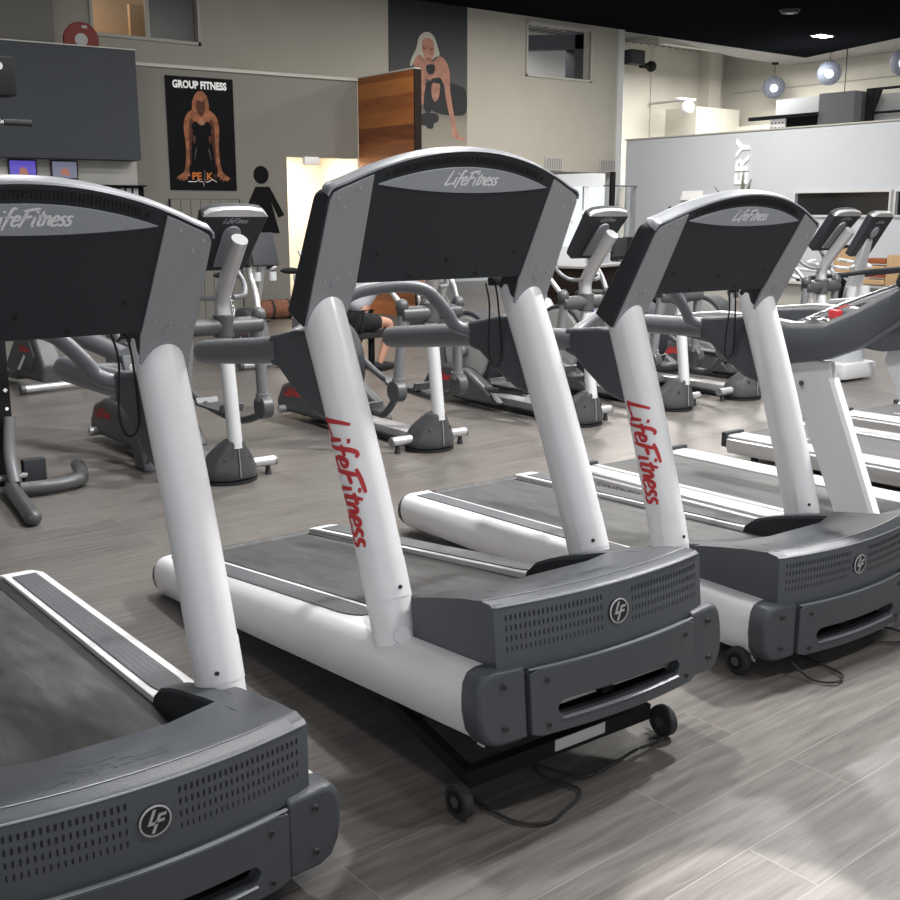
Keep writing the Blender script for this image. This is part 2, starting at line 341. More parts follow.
    for a, c, (xa, ya), (xc, yc) in zip(V, V[1:], cols, cols[1:]):
        if abs(xa-xc) < 1e-6:
            A, B = (a, c) if ya < yc else (c, a)
            tops = [v for v in B[5:16] if v.co.y > ya+.005]
            bm.faces.new([A[15]]+tops+[B[16], A[16]]) ; continue
        for j in range(len(a)-1): bm.faces.new((a[j], a[j+1], c[j+1], c[j]))
    for e in (V[0], V[-1]): bm.faces.new(e if e is V[0] else list(reversed(e)))
    hood = mb.build('motor_hood', 'hood', T, ang=28)
    for s in (-1, 1):   # shade inside each hood arm, laid on as a black sheet
        pts = [(.365, .21)] + [(y, ztop(y)-.012) for y in (.38, .45, .5, .55, .6, .65, .69, .735, .765)] + [(.778, .24), (.77, .205)]
        MB().prism(pts, lambda u, v, w: Vector((s*w, u, v)), .2985, .3025).build('hood_arm_shade', 'screen', hood)
    MB().rings([[(x, bow(x)+.048, .4428), (x, bow(x)+.0505, .4428), (x, bow(x)+.0505, .4436), (x, bow(x)+.048, .4436)] for x in [-.395+.79*i/24 for i in range(25)]]).build('crease_highlight', 'silver', hood)  # highlight along the hood crease, put in as a silver strip
    MB().rings([[(x, bow(x)-.002, .4305), (x, bow(x)-.0005, .4335), (x, bow(x)+.002, .4335), (x, bow(x)+.002, .4305)] for x in [-.395+.79*i/24 for i in range(25)]]).build('edge_highlight', 'rim', hood)  # bright glint of the front top edge, laid on as a pale strip
    script('LifeFitness', lambda u, v, w: Vector((-.19+u, .12+v*1.0, ztop(.12+v)+.003)), .062, .06).build('embossed_lettering', 'hood', hood)
    for s in (-1, 1):
        mb = MB()
        for r in range(4):
            for k in range(23):
                x = s*(.060+.0139*k); z = .400-.0285*r; y = bow(x)-.0005
                mb.box((x, y, z), (.0058, .003, .0165), bev=.0016, seg=1)
        mb.build('vent_grille', 'black', hood)
    bd = MB().disc((0, .0155, .350), (0, 1, 0), .036, .006, 36).build('badge', 'black', hood)
    mb = MB(); rg = []
    for k in range(37):
        a = 2*PI*k/36; c, s_ = math.cos(a), math.sin(a); rg.append([(c*.036, .011, .35+s_*.036), (c*.032, .010, .35+s_*.032), (c*.032, .013, .35+s_*.032), (c*.036, .014, .35+s_*.036)])
    mb.rings(rg, caps=False)
    def bl(p): mb.prism(p, lambda u, v, w: Vector((u, .0125-w, .35+v)), 0, .002)
    bl([(-.004, .026), (.003, .026), (-.009, -.002), (.006, -.002), (.004, -.008), (-.018, -.008)])
    bl([(.008, .014), (.026, .014), (.024, .008), (.012, .008), (.009, .001), (.021, .001), (.019, -.005), (.007, -.005), (-.003, -.027), (-.010, -.027)])
    mb.build('badge_emblem', 'silver', bd)
    # lower front cover with hand slot
    NP = 64; outer, inner = [], []
    hw, z0, z1 = .322, .066, .252; cw, cz, ch = .238, .130, .024
    for k in range(NP):
        a = 2*PI*(k+.5)/NP; c, s_ = math.cos(a), math.sin(a)
        q = max(abs(c)/1., abs(s_)/1.); ux, uz = c/q, s_/q; outer.append((ux*hw, (z0+z1)/2+uz*(z1-z0)/2))
        ix = ux*.93+.07*(1 if ux > 0 else -1)*(abs(ux) > .999)*math.cos(uz*PI/2); inner.append((cw*ix, cz+ch*(uz if abs(ux) > .999 else (1 if uz > 0 else -1))))
    fy = lambda x, dd=0: bow(x)-.026+dd
    mb = MB(); bm = mb.b
    rgs = [[(x, fy(x, .03), z) for x, z in outer], [(x, fy(x, .0), z) for x, z in outer], [(x, fy(x, 0), z) for x, z in inner], [(x, fy(x, .045), z) for x, z in inner]]
    vr = [[bm.verts.new(p) for p in r] for r in rgs]
    # subdivide the front ring radially so that the bow is followed
    for a, c in zip(vr, vr[1:]):
        for i in range(NP): bm.faces.new((a[i], a[(i+1) % NP], c[(i+1) % NP], c[i]))
    fc = mb.build('front_cover', 'cap', T, ang=30, bev=.003)
    for zc, m_ in ((cz-ch-.004, 'rim'),):
        MB().rings([[(x, fy(x, -.0015), zc-.004), (x, fy(x, -.006), zc+.001), (x, fy(x, .004), zc+.0045)] for x in [-cw+.01+2*(cw-.01)*i/20 for i in range(21)]]).build('slot_lip', m_, fc)
    MB().rings([[(x, fy(x, .001), .2535), (x, fy(x, .002), .2555), (x, fy(x, .012), .2555), (x, fy(x, .012), .2535)] for x in [-.32+.64*i/24 for i in range(25)]]).build('cover_edge', 'rim', fc)
    for s in (-1, 1):
        for z in (.218, .092):
            MB().disc((s*.27, fy(.27, -.001), z), (0, 1, 0), .0078, .005, 16).build('bolt', 'dgrey', fc)
            MB().disc((s*.27, fy(.27, -.003), z), (0, 1, 0), .006, .004, 12).build('bolt_recess', 'black', fc)
    # frame behind the slot, deck and belt
    MB().box((0, .12, .115), (.6, .03, .045)).build('front_crossmember', 'silver', T)
    MB().box((0, 1.2, .125), (.62, 2.1, .09)).build('deck_frame', 'black', T)  # black underside box, put in for the shadow below the deck
    MB().box((0, .40, .055), (.60, .62, .05), bev=.01).build('shadow_tray', 'steel', T)  # dark pan added under the nose to deepen the shadow there
    MB().box((0, .09, .16), (.04, .05, .12)).build('frame_bracket', 'steel', T)
    MB().rings([[(x*1., y, z) for x, z in ((-.260, railtop(y)-.030), (.260, railtop(y)-.030), (.260, railtop(y)-.016), (-.260, railtop(y)-.016))] for y in [.28+.2*i for i in range(11)]+[2.31]]).build('running_belt', 'belt', T)
    MB().tube([(-.27, 2.305, .175), (.27, 2.305, .175)], .026, 16, ref=(0, 0, 1)).build('rear_roller', 'belt', T)
    for s in (-1, 1):
        MB().tube([(s*.30, 2.12, .0+.0), (s*.30, 2.12, .05)], .03, 14).build('rear_foot', 'rubber', T)
    # console
    out = [(-.480, -.025)] + [(-.480, .402)] + [(-.480+.03*(1-math.cos(a)), .402+.030*math.sin(a)) for a in (.5, 1.0, 1.4)]
    xs = [-.42+.84*i/28 for i in range(29)]; out += [(x, arch(x)) for x in xs]
    out += [(-a, b_) for a, b_ in reversed(out[:5])]
    inn = [(.338, .03), (.338, .118), (-.338, .118), (-.338, .03)]
    shell = MB(); shell.prism(out+inn, lambda u, v, w: con(u, v-(.042 if w and v > .3 else 0), w*(.108-.026*max(0, v)/.42)), 0, 1.); shell = shell.build('console_shell', 'screen', T, bev=.008)
    topl = [p for p in out if p[1] > .38]
    mb = MB(); rg = []
    for i, (x, t) in enumerate(topl):
        a = topl[max(0, i-1)]; c = topl[min(len(topl)-1, i+1)]; d = Vector((c[0]-a[0], c[1]-a[1])).normalized(); n_ = Vector((-d.y, d.x))
        q = Vector((x, t)); rg.append([con(*(q+n_*.0), -.003), con(*(q+n_*.004), .002), con(*(q+n_*.003), .028), con(*(q-n_*.010), .060), con(*(q-n_*.032), .088), con(*(q-n_*.040), .05)])
    mb.rings(rg).build('console_rim', 'rim', shell, ang=40)
    for s in (-1, 1):
        pts = [(.352, .035), (.468, -.018), (.468, .385), (.460, .405)] + [(x, arch(x)-.010) for x in (.44, .42, .40, .38, .36, .345)]
        # side plate tapers towards the foot
        pts = [(.325, .11), (.335, .02), (.474, -.018), (.474, .392), (.466, .412), (.44, arch(.44)-.008), (.41, arch(.41)-.010), (.38, arch(.38)-.010), (.345, arch(.345)-.010)]
        sp = MB().prism([(s*a, b_) for a, b_ in pts], lambda u, v, w: con(u, v, w), -.005, .004).build('side_plate', 'panel', shell, bev=.0015)
        for a, b_ in ((.385, .43), (.45, .40), (.425, .37), (.36, .16), (.40, .15), (.44, .135)): MB().disc(con(s*a, b_, -.006), CN, .0045, .004, 10).build('screw', 'silver', sp)
        MB().disc(con(s*.40, .125, -.006), CN, .016, .004, 20).build('plug_button', 'panel', sp)
    le = [(-.325+.65*i/24, .440+.060*(1-((i-12)/12)**2)) for i in range(25)]
    lo = [(.325-.65*i/24, .440-.022*(1-((i-12)/12)**2)) for i in range(1, 24)]
    lens = MB().prism(le+lo, lambda u, v, w: con(u, v, w), -.004, .002).build('logo_plate', 'lens', shell, bev=.001)
    script('LifeFitness', lambda u, v, w: con(-.088+u, .445+v, -.0048), .195/SCRIPT_W, .085).build('lettering', 'letter', lens)
    mb = MB()
    for i in range(56):
        x = -.275+.55*i/55
        c = con(x, arch(x)-.028-.0, -.001); mb.box(c, (.0045, .003, .022), Matrix.Rotation(math.atan2(.49, .8717), 3, 'X') @ Matrix.Rotation(-x*.6, 3, 'Y'))
    mb.build('vent_grille', 'black', shell)
    for a, b_ in ((0, arch(0)-.028), (-.295, arch(.295)-.03), (.295, arch(.295)-.03), (-.27, .215), (.27, .215), (-.13, .135), (.13, .14), (.0, .19)): MB().disc(con(a, b_, -.0015), CN, .007, .005, 12).build('screw_hole', 'black', shell)
    tr = MB().box(con(0, .28, .115), (.62, .02, .3), Matrix.Rotation(math.atan2(.49, .8717), 3, 'X')).build('display_face', 'glassdark', shell)
    # hand-grip bar arching behind the console
    pth = smooth_path([(-.42, 1.13, 1.11), (-.33, 1.16, 1.14), (-.22, 1.17, 1.19), (-.10, 1.17, 1.265), (.02, 1.16, 1.285), (.13, 1.16, 1.285), (.22, 1.16, 1.26), (.30, 1.16, 1.18), (.34, 1.16, 1.13), (.42, 1.13, 1.10)], 5)
    MB().tube(pth, .024, 16, ref=(0, 1, 0)).build('grip_bar', 'arm', T, ang=60)
    # safety key cord
    pth = smooth_path([(.30, .92, 1.28), (.32, .93, 1.2), (.315, .94, 1.05), (.34, .95, .985), (.37, .94, 1.02), (.36, .93, 1.2), (.34, .92, 1.29)], 6)
    cd = MB().tube(pth, .0035, 6).build('safety_cord', 'rubber', T)
    MB().box((.36, .94, 1.285), (.05, .03, .03), bev=.006).build('clip', 'rubber', cd)
    # lift frame; stays level on the floor while the deck tilts
    cp, sn = math.cos(pitch), math.sin(pitch)
    def lv(x, y, z):
        Y = y-1.95; return Vector((x-.07, Y*cp-z*sn+1.95, Y*sn+z*cp))
    lf = MB().box(lv(0, .20, .085), (.72, .035, .05), Matrix.Rotation(pitch, 3, 'X')).build('lift_crossbar', 'steel', T)
    for s in (-1, 1):
        MB().rings([[lv(s*(.33+dx), y, z+dz) for dx, dz in ((-.016, -.02), (.016, -.02), (.016, .02), (-.016, .02))] for y, z in ((.19, .075), (.62, .10+.06*(pitch > .05)), (.95, .115+.05*(pitch > .05)))]).build('lift_arm', 'steel', T)
        w = MB().tube([lv(s*.385, .165, .05), lv(s*.415, .165, .05)], .05, 24, ref=(0, 0, 1)).build('wheel', 'rubber', T, bev=.006)
        MB().tube([lv(s*.38, .165, .05), lv(s*.419, .165, .05)], .016, 14, ref=(0, 0, 1)).build('hub', 'dgrey', w)
        MB().tube([lv(s*.41, .165, .05), lv(s*.417, .165, .05)], .032, 20, ref=(0, 0, 1)).build('wheel_face', 'steel', w)
    if pitch > .05:
        MB().box(lv(.06, .181, .092), (.20, .003, .035), Matrix.Rotation(pitch, 3, 'X')).build('label_sticker', 'sticker', lf)
        MB().box(lv(-.30, .5, .17), (.05, .05, .06)).build('lift_bracket', 'steel', T)
    hk = MB().tube([Vector((-.40, .16, .062)), Vector((-.40, .16, .035)), Vector((-.385, .16, .022)), Vector((-.37, .16, .035))], .006, 8).build('cord_hook', 'whitish', T)
    if pitch < .05 and loc[0] > 3:
        pass
    # flank lettering
    mb = text_mb('Flexdeck ', .028, lambda u, v, w: Vector((-.4775, 2.12-u, .125+v)), bold=.0006)
    text_mb('Shock Absorption System', .028, lambda u, v, w: Vector((-.4775, 1.985-u, .125+v)), mb=mb)
    mb.build('flank_lettering', 'mgrey', T)
    return T
def pose(x, y, yaw, p):
    v = Matrix.Rotation(yaw, 3, 'Z') @ Vector((0, 1.95-1.95*math.cos(p), 0))
    return (x+v.x, y+v.y, 1.95*math.sin(p)), (-p, 0, yaw)
for lab, ps in (('white treadmill nearest the camera, its console cut off by the picture edge', (.751, 2.011, 0, 0)),
                ('white treadmill raised at the nose on a black lift frame with wheels', (2.096, 1.938, -.011, .09)),
                ('white treadmill standing level beyond the one with the raised nose', (3.463, 2.086, -.014, .004))):
    l_, r_ = pose(*ps); treadmill(lab, l_, r_, ps[3])

# ------------------------------------------------------------------ silver-railed treadmills further along
def silver_treadmill():
    T = thing('treadmill', '', 'treadmill', group='silver-railed treadmills beyond the white ones')
    for s in (-1, 1):
        MB().rings([[(s*x, y, z-.012*(y)) for x, z in ((.29, .10), (.46, .08), (.475, .12), (.475, .17), (.462, .178), (.462, .190), (.452, .20), (.36, .20), (.352, .192), (.345, .192), (.340, .2), (.30, .2), (.29, .19))] for y in (.1, 2.28)]).build('side_rail', 'silver', T, bev=.002)
        MB().rings([[(s*x, y, z-.012*y) for x, z in ((.344, .193), (.354, .193), (.354, .196), (.344, .196))] for y in (.1, 2.28)]).build('rail_groove', 'dgrey', T)
        MB().box((s*.385, 2.30, .14), (.19, .04, .1), bev=.01).build('rail_end_cap', 'screen', T)
        o = MB().prism([(.36, .16), (.57, .16), (.92, .88), (.90, .95), (.70, .95), (.68, .88)], lambda u, v, w: Vector((s*w, u, v)), .375, .415).build('upright', 'whitish', T, bev=.006)
        MB().prism([(.354, .16), (.38, .16), (.70, .88), (.674, .88)], lambda u, v, w: Vector((s*w, u, v)), .373, .417).build('upright_edge', 'letter', o)
        MB().disc((s*.418, .84, .84), (1, 0, 0), .012, .006, 14).build('bolt', 'dgrey', o)
        # sweeping arm
        rg = []
        for y, zt, h in ((1.62, 1.09, .09), (1.35, 1.12, .15), (1.15, 1.12, .185), (.92, 1.10, .18), (.74, 1.115, .16), (.58, 1.19, .17), (.42, 1.28, .15), (.22, 1.42, .12)):
            rg.append([(s*x, y, zt-h*k) for x, k in ((.345, 1), (.425, 1), (.438, .55), (.432, .1), (.418, 0), (.352, 0), (.338, .1), (.332, .55))])
        am = MB().rings(rg).build('side_arm', 'armd', T, ang=50, bev=.008)
        MB().rings([[(s*x, y, zt+dz) for x, dz in ((.35, -.006), (.42, -.006), (.415, .012), (.385, .017), (.355, .012))] for y, zt in ((1.62, 1.088), (1.35, 1.12), (1.15, 1.12), (.92, 1.10), (.74, 1.115), (.58, 1.19), (.44, 1.27))]).build('arm_cap', 'silver', am, ang=60)
        MB().ball((s*.385, .80, 1.13), (.035, .07, .018)).build('knob_cup', 'chrome', am)
        MB().tube(smooth_path([(s*.31, .95, 1.10), (s*.29, .75, 1.19), (s*.27, .55, 1.27), (s*.25, .38, 1.34)], 4), .016, 12, ref=(1, 0, 0)).build('grip_bar', 'chrome', T)
    MB().box((-.34, .74, 1.16), (.05, .05, .04), bev=.012).build('stop_button', 'red', T)
    MB().rings([[(x, y, z-.012*y) for x, z in ((-.29, .15), (.29, .15), (.29, .186), (-.29, .186))] for y in (.3, 2.3)]).build('running_belt', 'belt', T)
    MB().box((0, 1.2, .09), (.58, 2.1, .08)).build('deck_frame', 'black', T)
    MB().prism([(0, .06), (.62, .10), (.62, .20), (.45, .27), (.15, .28), (.02, .2)], lambda u, v, w: Vector((w, u, v)), -.44, .44).build('motor_hood', 'armd', T, bev=.03)
    MB().prism([(.05, 1.28), (.42, 1.30), (.30, 1.62), (.22, 1.68), (.12, 1.66)], lambda u, v, w: Vector((w, u, v)), -.44, .44).build('console', 'screen', T, bev=.03)
    for s in (-1, 1):
        for y in (.2, 2.1): MB().tube([(s*.4, y, 0), (s*.4, y, .09)], .025, 12).build('foot', 'rubber', T)
    for s in (-1,):
        text_mb('SYNERGY', .062, lambda u, v, w: Vector((s*.4765, 2.1-u, .085+v)), bold=.001, sx=1.25).build('flank_lettering', 'mgrey', T)
    mb = MB()
    for k in range(11): mb.box((-.12, 2.05-.028*k-(.02 if k > 5 else 0), .1628), (.022, .016+.006*(k % 3), .0012))
    mb.build('belt_marking', 'sticker', T)
    return T
def place(o, loc, rz, label): o.location = loc; o.rotation_euler = (0, 0, rz); o['label'] = label; return o
st0 = silver_treadmill(); place(st0, (4.70, 2.13, 0), -.012, 'silver-railed treadmill with a flat grey upright just beyond the third white treadmill')
for loc_, lab_ in (((6.16, 2.22, 0), 'silver-railed treadmill whose deck shows between the two others of its kind'), ((7.50, 2.26, 0), 'silver-railed treadmill farthest along the row, only a deck corner in view')):
    c_ = place(copy_tree(st0), loc_, -.012, lab_)
    for ch in list(c_.children):
        if ch.name.startswith('flank_lettering'): bpy.data.objects.remove(ch)

# ------------------------------------------------------------------ elliptical trainers
def elliptical():
    E_ = thing('elliptical_trainer', '', 'elliptical trainer', group='elliptical trainers in the middle row')
    rg = []
    for z, rx, ry, cy in ((.015, .16, .145, .02), (.03, .172, .16, .02), (.08, .172, .168, .02), (.135, .150, .158, .02), (.19, .112, .13, -.005), (.245, .07, .09, -.045), (.285, .047, .055, -.075)):
        rg.append([(rx*math.cos(a)*(1-.12*math.sin(a)*(math.sin(a) < 0)), cy+ry*math.sin(a), z) for a in [2*PI*k/24 for k in range(24)]])
    cn = MB().rings(rg).build('base_cover', 'gcover', E_, ang=60, sub=1)
    MB().rings([[(.178*math.cos(a), .02+.16*math.sin(a), z) for a in [2*PI*k/24 for k in range(24)]] for z in (.004, .02)]).build('base_skirt', 'black', cn)
    MB().tube([(0, -.149, .05), (0, -.146, .10), (0, -.142, .15), (0, -.137, .20), (0, -.132, .25)], .004, 6).build('cover_seam', 'rim', cn)
    mb = MB()
    for x in (-.08, .08): mb.disc((x, -.105, .165), (x*3, -1, .5), .009, .02, 10)
    mb.build('screws', 'black', cn)
    MB().tube([(-.31, .02, .085), (.31, .02, .085)], .032, 16, ref=(0, 0, 1)).build('front_stabilizer', 'silver', E_)
    for s in (-1, 1):
        MB().tube([(s*.31, .02, .085), (s*.325, .02, .085)], .0325, 16, ref=(0, 0, 1)).build('stabilizer_cap', 'mgrey', E_)
        MB().tube([(s*.27, .02, 0), (s*.27, .02, .06)], [.022, .012], 10).build('levelling_foot', 'rubber', E_)
    MB().tube([(0, -.095, .22), (0, -.045, .58), (0, 0, .92)], .044, 20).build('lower_post', 'whitish', E_)
    up = MB().tube(smooth_path([(0, 0, .99), (0, .01, 1.08), (0, -.03, 1.17), (0, -.16, 1.34), (0, -.26, 1.465)], 4), .048, 20).build('upper_post', 'silver', E_, ang=60)
    MB().tube([(-.25, 0, .95), (.25, 0, .95)], .052, 20, ref=(0, 0, 1)).build('pivot_tube', 'dgrey', E_, bev=.012)
    MB().tube([(0, .0, .885), (0, .0, 1.02)], .062, 20).build('pivot_collar', 'dgrey', E_, bev=.008)
    tilt = Matrix.Rotation(math.atan2(.28, .36), 3, 'X')
    def cp(u, v, w): return Vector((u, -.09, 1.445)) + tilt @ Vector((0, w, v))
    pts = [(-.15, -.20), (.15, -.20), (.165, -.16), (.205, .20), (.16, .232), (.08, .245), (0, .248), (-.08, .245), (-.16, .232), (-.205, .20), (-.165, -.16)]
    cs = MB().prism(pts, cp, -.02, .05).build('console', 'screen', E_, bev=.01)
    MB().prism([(-.206, .196), (.206, .196), (.165, .236), (.08, .250), (0, .253), (-.08, .250), (-.165, .236)], cp, -.022, .012).build('console_crest', 'silver', cs, bev=.006)
    MB().prism([(-.055, -.16)]+[(-.055, .06)]+[(.055*math.cos(a), .08+.055*math.sin(a)) for a in [PI-PI*i/10 for i in range(11)]]+[(.055, -.16)], cp, -.032, -.015).build('mounting_bracket', 'rim', cs, bev=.004)
    script('LifeFitness', lambda u, v, w: cp(-.07+u, .155+v, -.0215), .15/SCRIPT_W, .09).build('lettering', 'rim', cs)
    for s in (-1, 1):
        MB().ball((s*.235, 0, 1.005), (.045, .045, .05)).build('pivot_knob', 'dgrey', E_)
        am = MB().tube(smooth_path([(s*.235, .0, 1.0), (s*.27, .10, 1.12), (s*.29, .20, 1.22), (s*.27, .20, 1.32), (s*.25, .16, 1.42)], 4), .019, 12).build('moving_handle', 'silver', E_)
        MB().tube([(s*.275, .205, 1.29), (s*.245, .15, 1.46)], .025, 12).build('grip', 'rubber', am)
        MB().tube(smooth_path([(s*.06, -.02, 1.12), (s*.16, .03, 1.13), (s*.2, .12, 1.2), (s*.17, .16, 1.28)], 4), .015, 10).build('fixed_handle', 'mgrey', E_)
        la = MB().tube([(s*.225, 0, .94), (s*.255, .03, .5)], .034, 16).build('lower_arm', 'mgrey', E_)
        MB().tube([(s*.225, .03, .43), (s*.30, .03, .43)], .075, 24, ref=(0, 0, 1)).build('knuckle_joint', 'dgrey', la, bev=.01)
        MB().tube([(s*.253, .028, .52), (s*.256, .032, .47)], .042, 16).build('joint_collar', 'mgrey', la)
        d = .1*s
        pa = MB().tube(smooth_path([(s*.26, .03, .40), (s*.25, .20, .29+d*.4), (s*.22, .40, .27+d*.4), (s*.2, .9, .28+d), (s*.18, 1.35, .40+d*2)], 4), .025, 12).build('pedal_arm', 'dgrey', E_)
        rg = []
        MB().prism([(.0, .0), (.38, .0), (.40, .05), (.38, .052), (.36, .015), (.02, .015), (.0, .06), (-.02, .055)], lambda u, v, w: Vector((s*w, .40+u, .295+d*.5+v)), .14, .30).build('foot_pedal', 'dgrey', pa, bev=.004)
    MB().box((0, .80, .075), (.17, 1.35, .06), bev=.004).build('centre_rail', 'silver', E_)
    MB().box((0, .80, .035), (.21, 1.38, .025)).build('rail_base', 'screen', E_)
    dr = MB().tube([(-.11, 1.33, .46), (.11, 1.33, .46)], .34, 40, ref=(0, 0, 1)).build('drive_drum', 'screen', E_, bev=.02)
    for s in (-1, 1):
        MB().tube([(s*.112, 1.33, .46), (s*.125, 1.33, .46)], .285, 40, ref=(0, 0, 1)).build('drum_disc', 'disc', dr, bev=.004)
        MB().tube([(s*.108, 1.33, .46), (s*.118, 1.33, .46)], .30, 40, ref=(0, 0, 1)).build('drum_ring', 'rim', dr, bev=.002)
        MB().tube([(s*.12, 1.33, .46), (s*.19, 1.33, .46)], .05, 16, ref=(0, 0, 1)).build('crank_hub', 'mgrey', dr)
        hs = MB().prism([(.78, .06), (1.80, .05), (1.82, .14), (1.72, .27), (1.5, .34), (1.2, .32), (.95, .2)], lambda u, v, w: Vector((s*w, u, v)), .115, .235).build('rear_housing', 'dgrey', E_, bev=.03)
        if s < 0: script('LifeFitness', lambda u, v, w: Vector((-.2375, 1.68-u, .19+v*.9+u*.05)), .30/SCRIPT_W, .13).build('lettering', 'red', hs)
    MB().prism([(1.50, .30), (1.78, .25), (1.86, .5), (1.80, .80), (1.66, .84), (1.52, .7)], lambda u, v, w: Vector((w, u, v)), -.085, .085).build('rear_tower', 'mgrey', E_, bev=.03)
    MB().tube([(-.29, 1.68, .075), (.29, 1.68, .075)], .032, 16, ref=(0, 0, 1)).build('rear_stabilizer', 'silver', E_)
    return E_
el0 = elliptical()
els = [(2.83, 5.98, 'elliptical trainer seen between the first two white treadmills'), (4.36, 5.98, 'elliptical trainer framed between the uprights of the raised treadmill'),
       (5.84, 6.0, 'elliptical trainer half behind the right upright of the raised treadmill'), (6.93, 6.02, 'elliptical trainer seen between the uprights of the third treadmill, left one'),
       (7.84, 6.02, 'elliptical trainer seen between the uprights of the third treadmill, right one'), (8.86, 6.0, 'elliptical trainer showing above the arm beside the stepper machine')]
for i, (x, y, lab) in enumerate(els):
    place(el0 if i == 0 else copy_tree(el0), (x, y, 0), 0, lab)

# ------------------------------------------------------------------ stepper, bikes, rig
def stepper():
    S = thing('stepper_machine', '', 'stepper')
    MB().box((0, .5, .10), (.55, 1.3, .16), bev=.04).build('base', 'whitish', S)
    MB().box((0, .15, .32), (.36, .5, .34), bev=.08).build('drive_housing', 'pale', S)
    MB().prism([(-.17, .25), (.17, .25), (.10, .9), (.05, 1.42), (-.05, 1.42), (-.10, .9)], lambda u, v, w: Vector((u, w+.02-.22*max(0, v-.8), v)), -.03, .03).build('upright', 'silver', S, bev=.01)
    tilt = Matrix.Rotation(math.atan2(.24, .4), 3, 'X')
    def cp(u, v, w): return Vector((u, -.14, 1.42)) + tilt @ Vector((0, w, v))
    c = MB().prism([(-.16, -.24), (.16, -.24), (.18, .20), (.1, .235), (-.1, .235), (-.18, .20)], cp, -.02, .05).build('console', 'screen', S, bev=.01)
    MB().prism([(-.18, .20), (.18, .20), (.1, .242), (-.1, .242)], cp, -.024, .02).build('console_crest', 'silver', c, bev=.005)
    MB().prism([(.05*math.cos(a), .03+.06*math.sin(a)) for a in [2*PI*i/16 for i in range(16)]], cp, -.03, -.015).build('mounting_bracket', 'rim', c)
    script('LifeFitness', lambda u, v, w: cp(-.06+u, .13+v, -.0215), .13/SCRIPT_W, .09).build('lettering', 'rim', c)
    for s in (-1, 1):
        MB().tube(smooth_path([(s*.05, -.02, 1.12), (s*.2, -.04, 1.1), (s*.32, .1, 1.12), (s*.34, .3, 1.14), (s*.2, .32, 1.16)], 4), .017, 10).build('hand_loop', 'whitish', S)
        MB().tube(smooth_path([(s*.20, .1, .25), (s*.30, .2, .6), (s*.36, .3, .95), (s*.36, .6, 1.02), (s*.36, 1.0, 1.04)], 4), .018, 10).build('side_rail', 'whitish', S)
        MB().tube(smooth_path([(s*.36, -1.0, 1.16), (s*.36, -.5, 1.10), (s*.36, .0, 1.03), (s*.36, .4, .98)], 4), .022, 10).build('front_rail', 'screen', S)
        MB().box((s*.14, .75, .30), (.16, .4, .04), bev=.01).build('foot_step', 'screen', S)
        MB().tube([(s*.11, -.05, .80), (s*.11, -.05, .92)], .05, 18).build('bottle_holder', 'whitish', S)
    return S
place(stepper(), (9.62, 6.15, 0), 0, 'silver stepper machine with a flat upright and white curved handles')
def bike():
    B = thing('exercise_bike', '', 'exercise bike')
    for y, nm in ((0, 'front_stabilizer'), (1.05, 'rear_stabilizer')):
        o = MB().tube([(-.27, y, .055), (.27, y, .055)], .035, 14, ref=(0, 0, 1)).build(nm, 'silver', B)
        for s in (-1, 1): MB().tube([(s*.27, y, .055), (s*.31, y, .055)], .045, 14, ref=(0, 0, 1)).build('wheel_cap', 'dgrey', o)
    MB().prism([(.0, .09), (.75, .09), (.82, .2), (.62, .42), (.45, .62), (.25, .62), (.12, .48), (-.03, .25)], lambda u, v, w: Vector((w, u, v)), -.10, .10).build('drive_housing', 'dgrey', B, bev=.03)
    h = MB().prism([(.2, .2), (.42, .2), (.5, .32), (.42, .45), (.2, .45), (.12, .32)], lambda u, v, w: Vector((w, u, v)), -.115, .115).build('crank_cover', 'armd', B, bev=.01)
    script('LifeFitness', lambda u, v, w: Vector((-.12+u*0-.0, .42-u, .36+v)), .22/SCRIPT_W, .14).build('lettering', 'red', h)
    MB().tube([(0, .2, .55), (0, .08, .85), (0, .0, 1.12)], .035, 14).build('front_post', 'silver', B)
    c = MB().box((0, -.02, 1.25), (.30, .05, .36), Matrix.Rotation(-.35, 3, 'X'), bev=.02).build('console', 'screen', B)
    for s in (-1, 1):
        MB().tube(smooth_path([(0, .05, 1.0), (s*.16, .06, 1.05), (s*.24, .16, 1.1), (s*.22, .3, 1.2)], 4), .016, 10).build('handlebar', 'silver', B)
        MB().tube([(s*.09, -.05, .93), (s*.09, -.05, 1.02)], .04, 16).build('bottle_holder', 'whitish', B)
        MB().tube([(s*.11, .32, .32), (s*.16, .36, .32+s*.13)], .014, 8).build('crank_arm', 'silver', B)
        MB().box((s*.21, .38, .32+s*.15), (.11, .09, .03), bev=.01).build('pedal', 'rubber', B)
    MB().tube([(0, .66, .35), (0, .80, .90)], .028, 12).build('seat_post', 'chrome', B)
    MB().rings([[(w*math.cos(a), y, .945+z*math.sin(a)) for a in [2*PI*k/14 for k in range(14)]] for y, w, z in ((.60, .02, .02), (.65, .035, .03), (.78, .07, .035), (.90, .12, .04), (.97, .11, .035), (1.0, .05, .02))]).build('seat', 'rubber', B)
    MB().box((0, .9, .07), (.1, .4, .05)).build('frame_rail', 'dgrey', B)
    return B
b0 = bike(); place(b0, (5.34, 10.3, 0), 0, 'exercise bike with a black console and silver bottle holders before the grey wall')
place(copy_tree(b0), (6.42, 10.75, 0), 0, 'exercise bike whose chrome seat post stands in front of the lit doorway')
place(copy_tree(b0), (3.05, 10.1, 0), .12, 'low exercise bike seen under the console of the nearest treadmill')
place(copy_tree(b0), (8.35, 11.0, 0), 0, 'exercise bike behind the hanging cord of the raised treadmill')

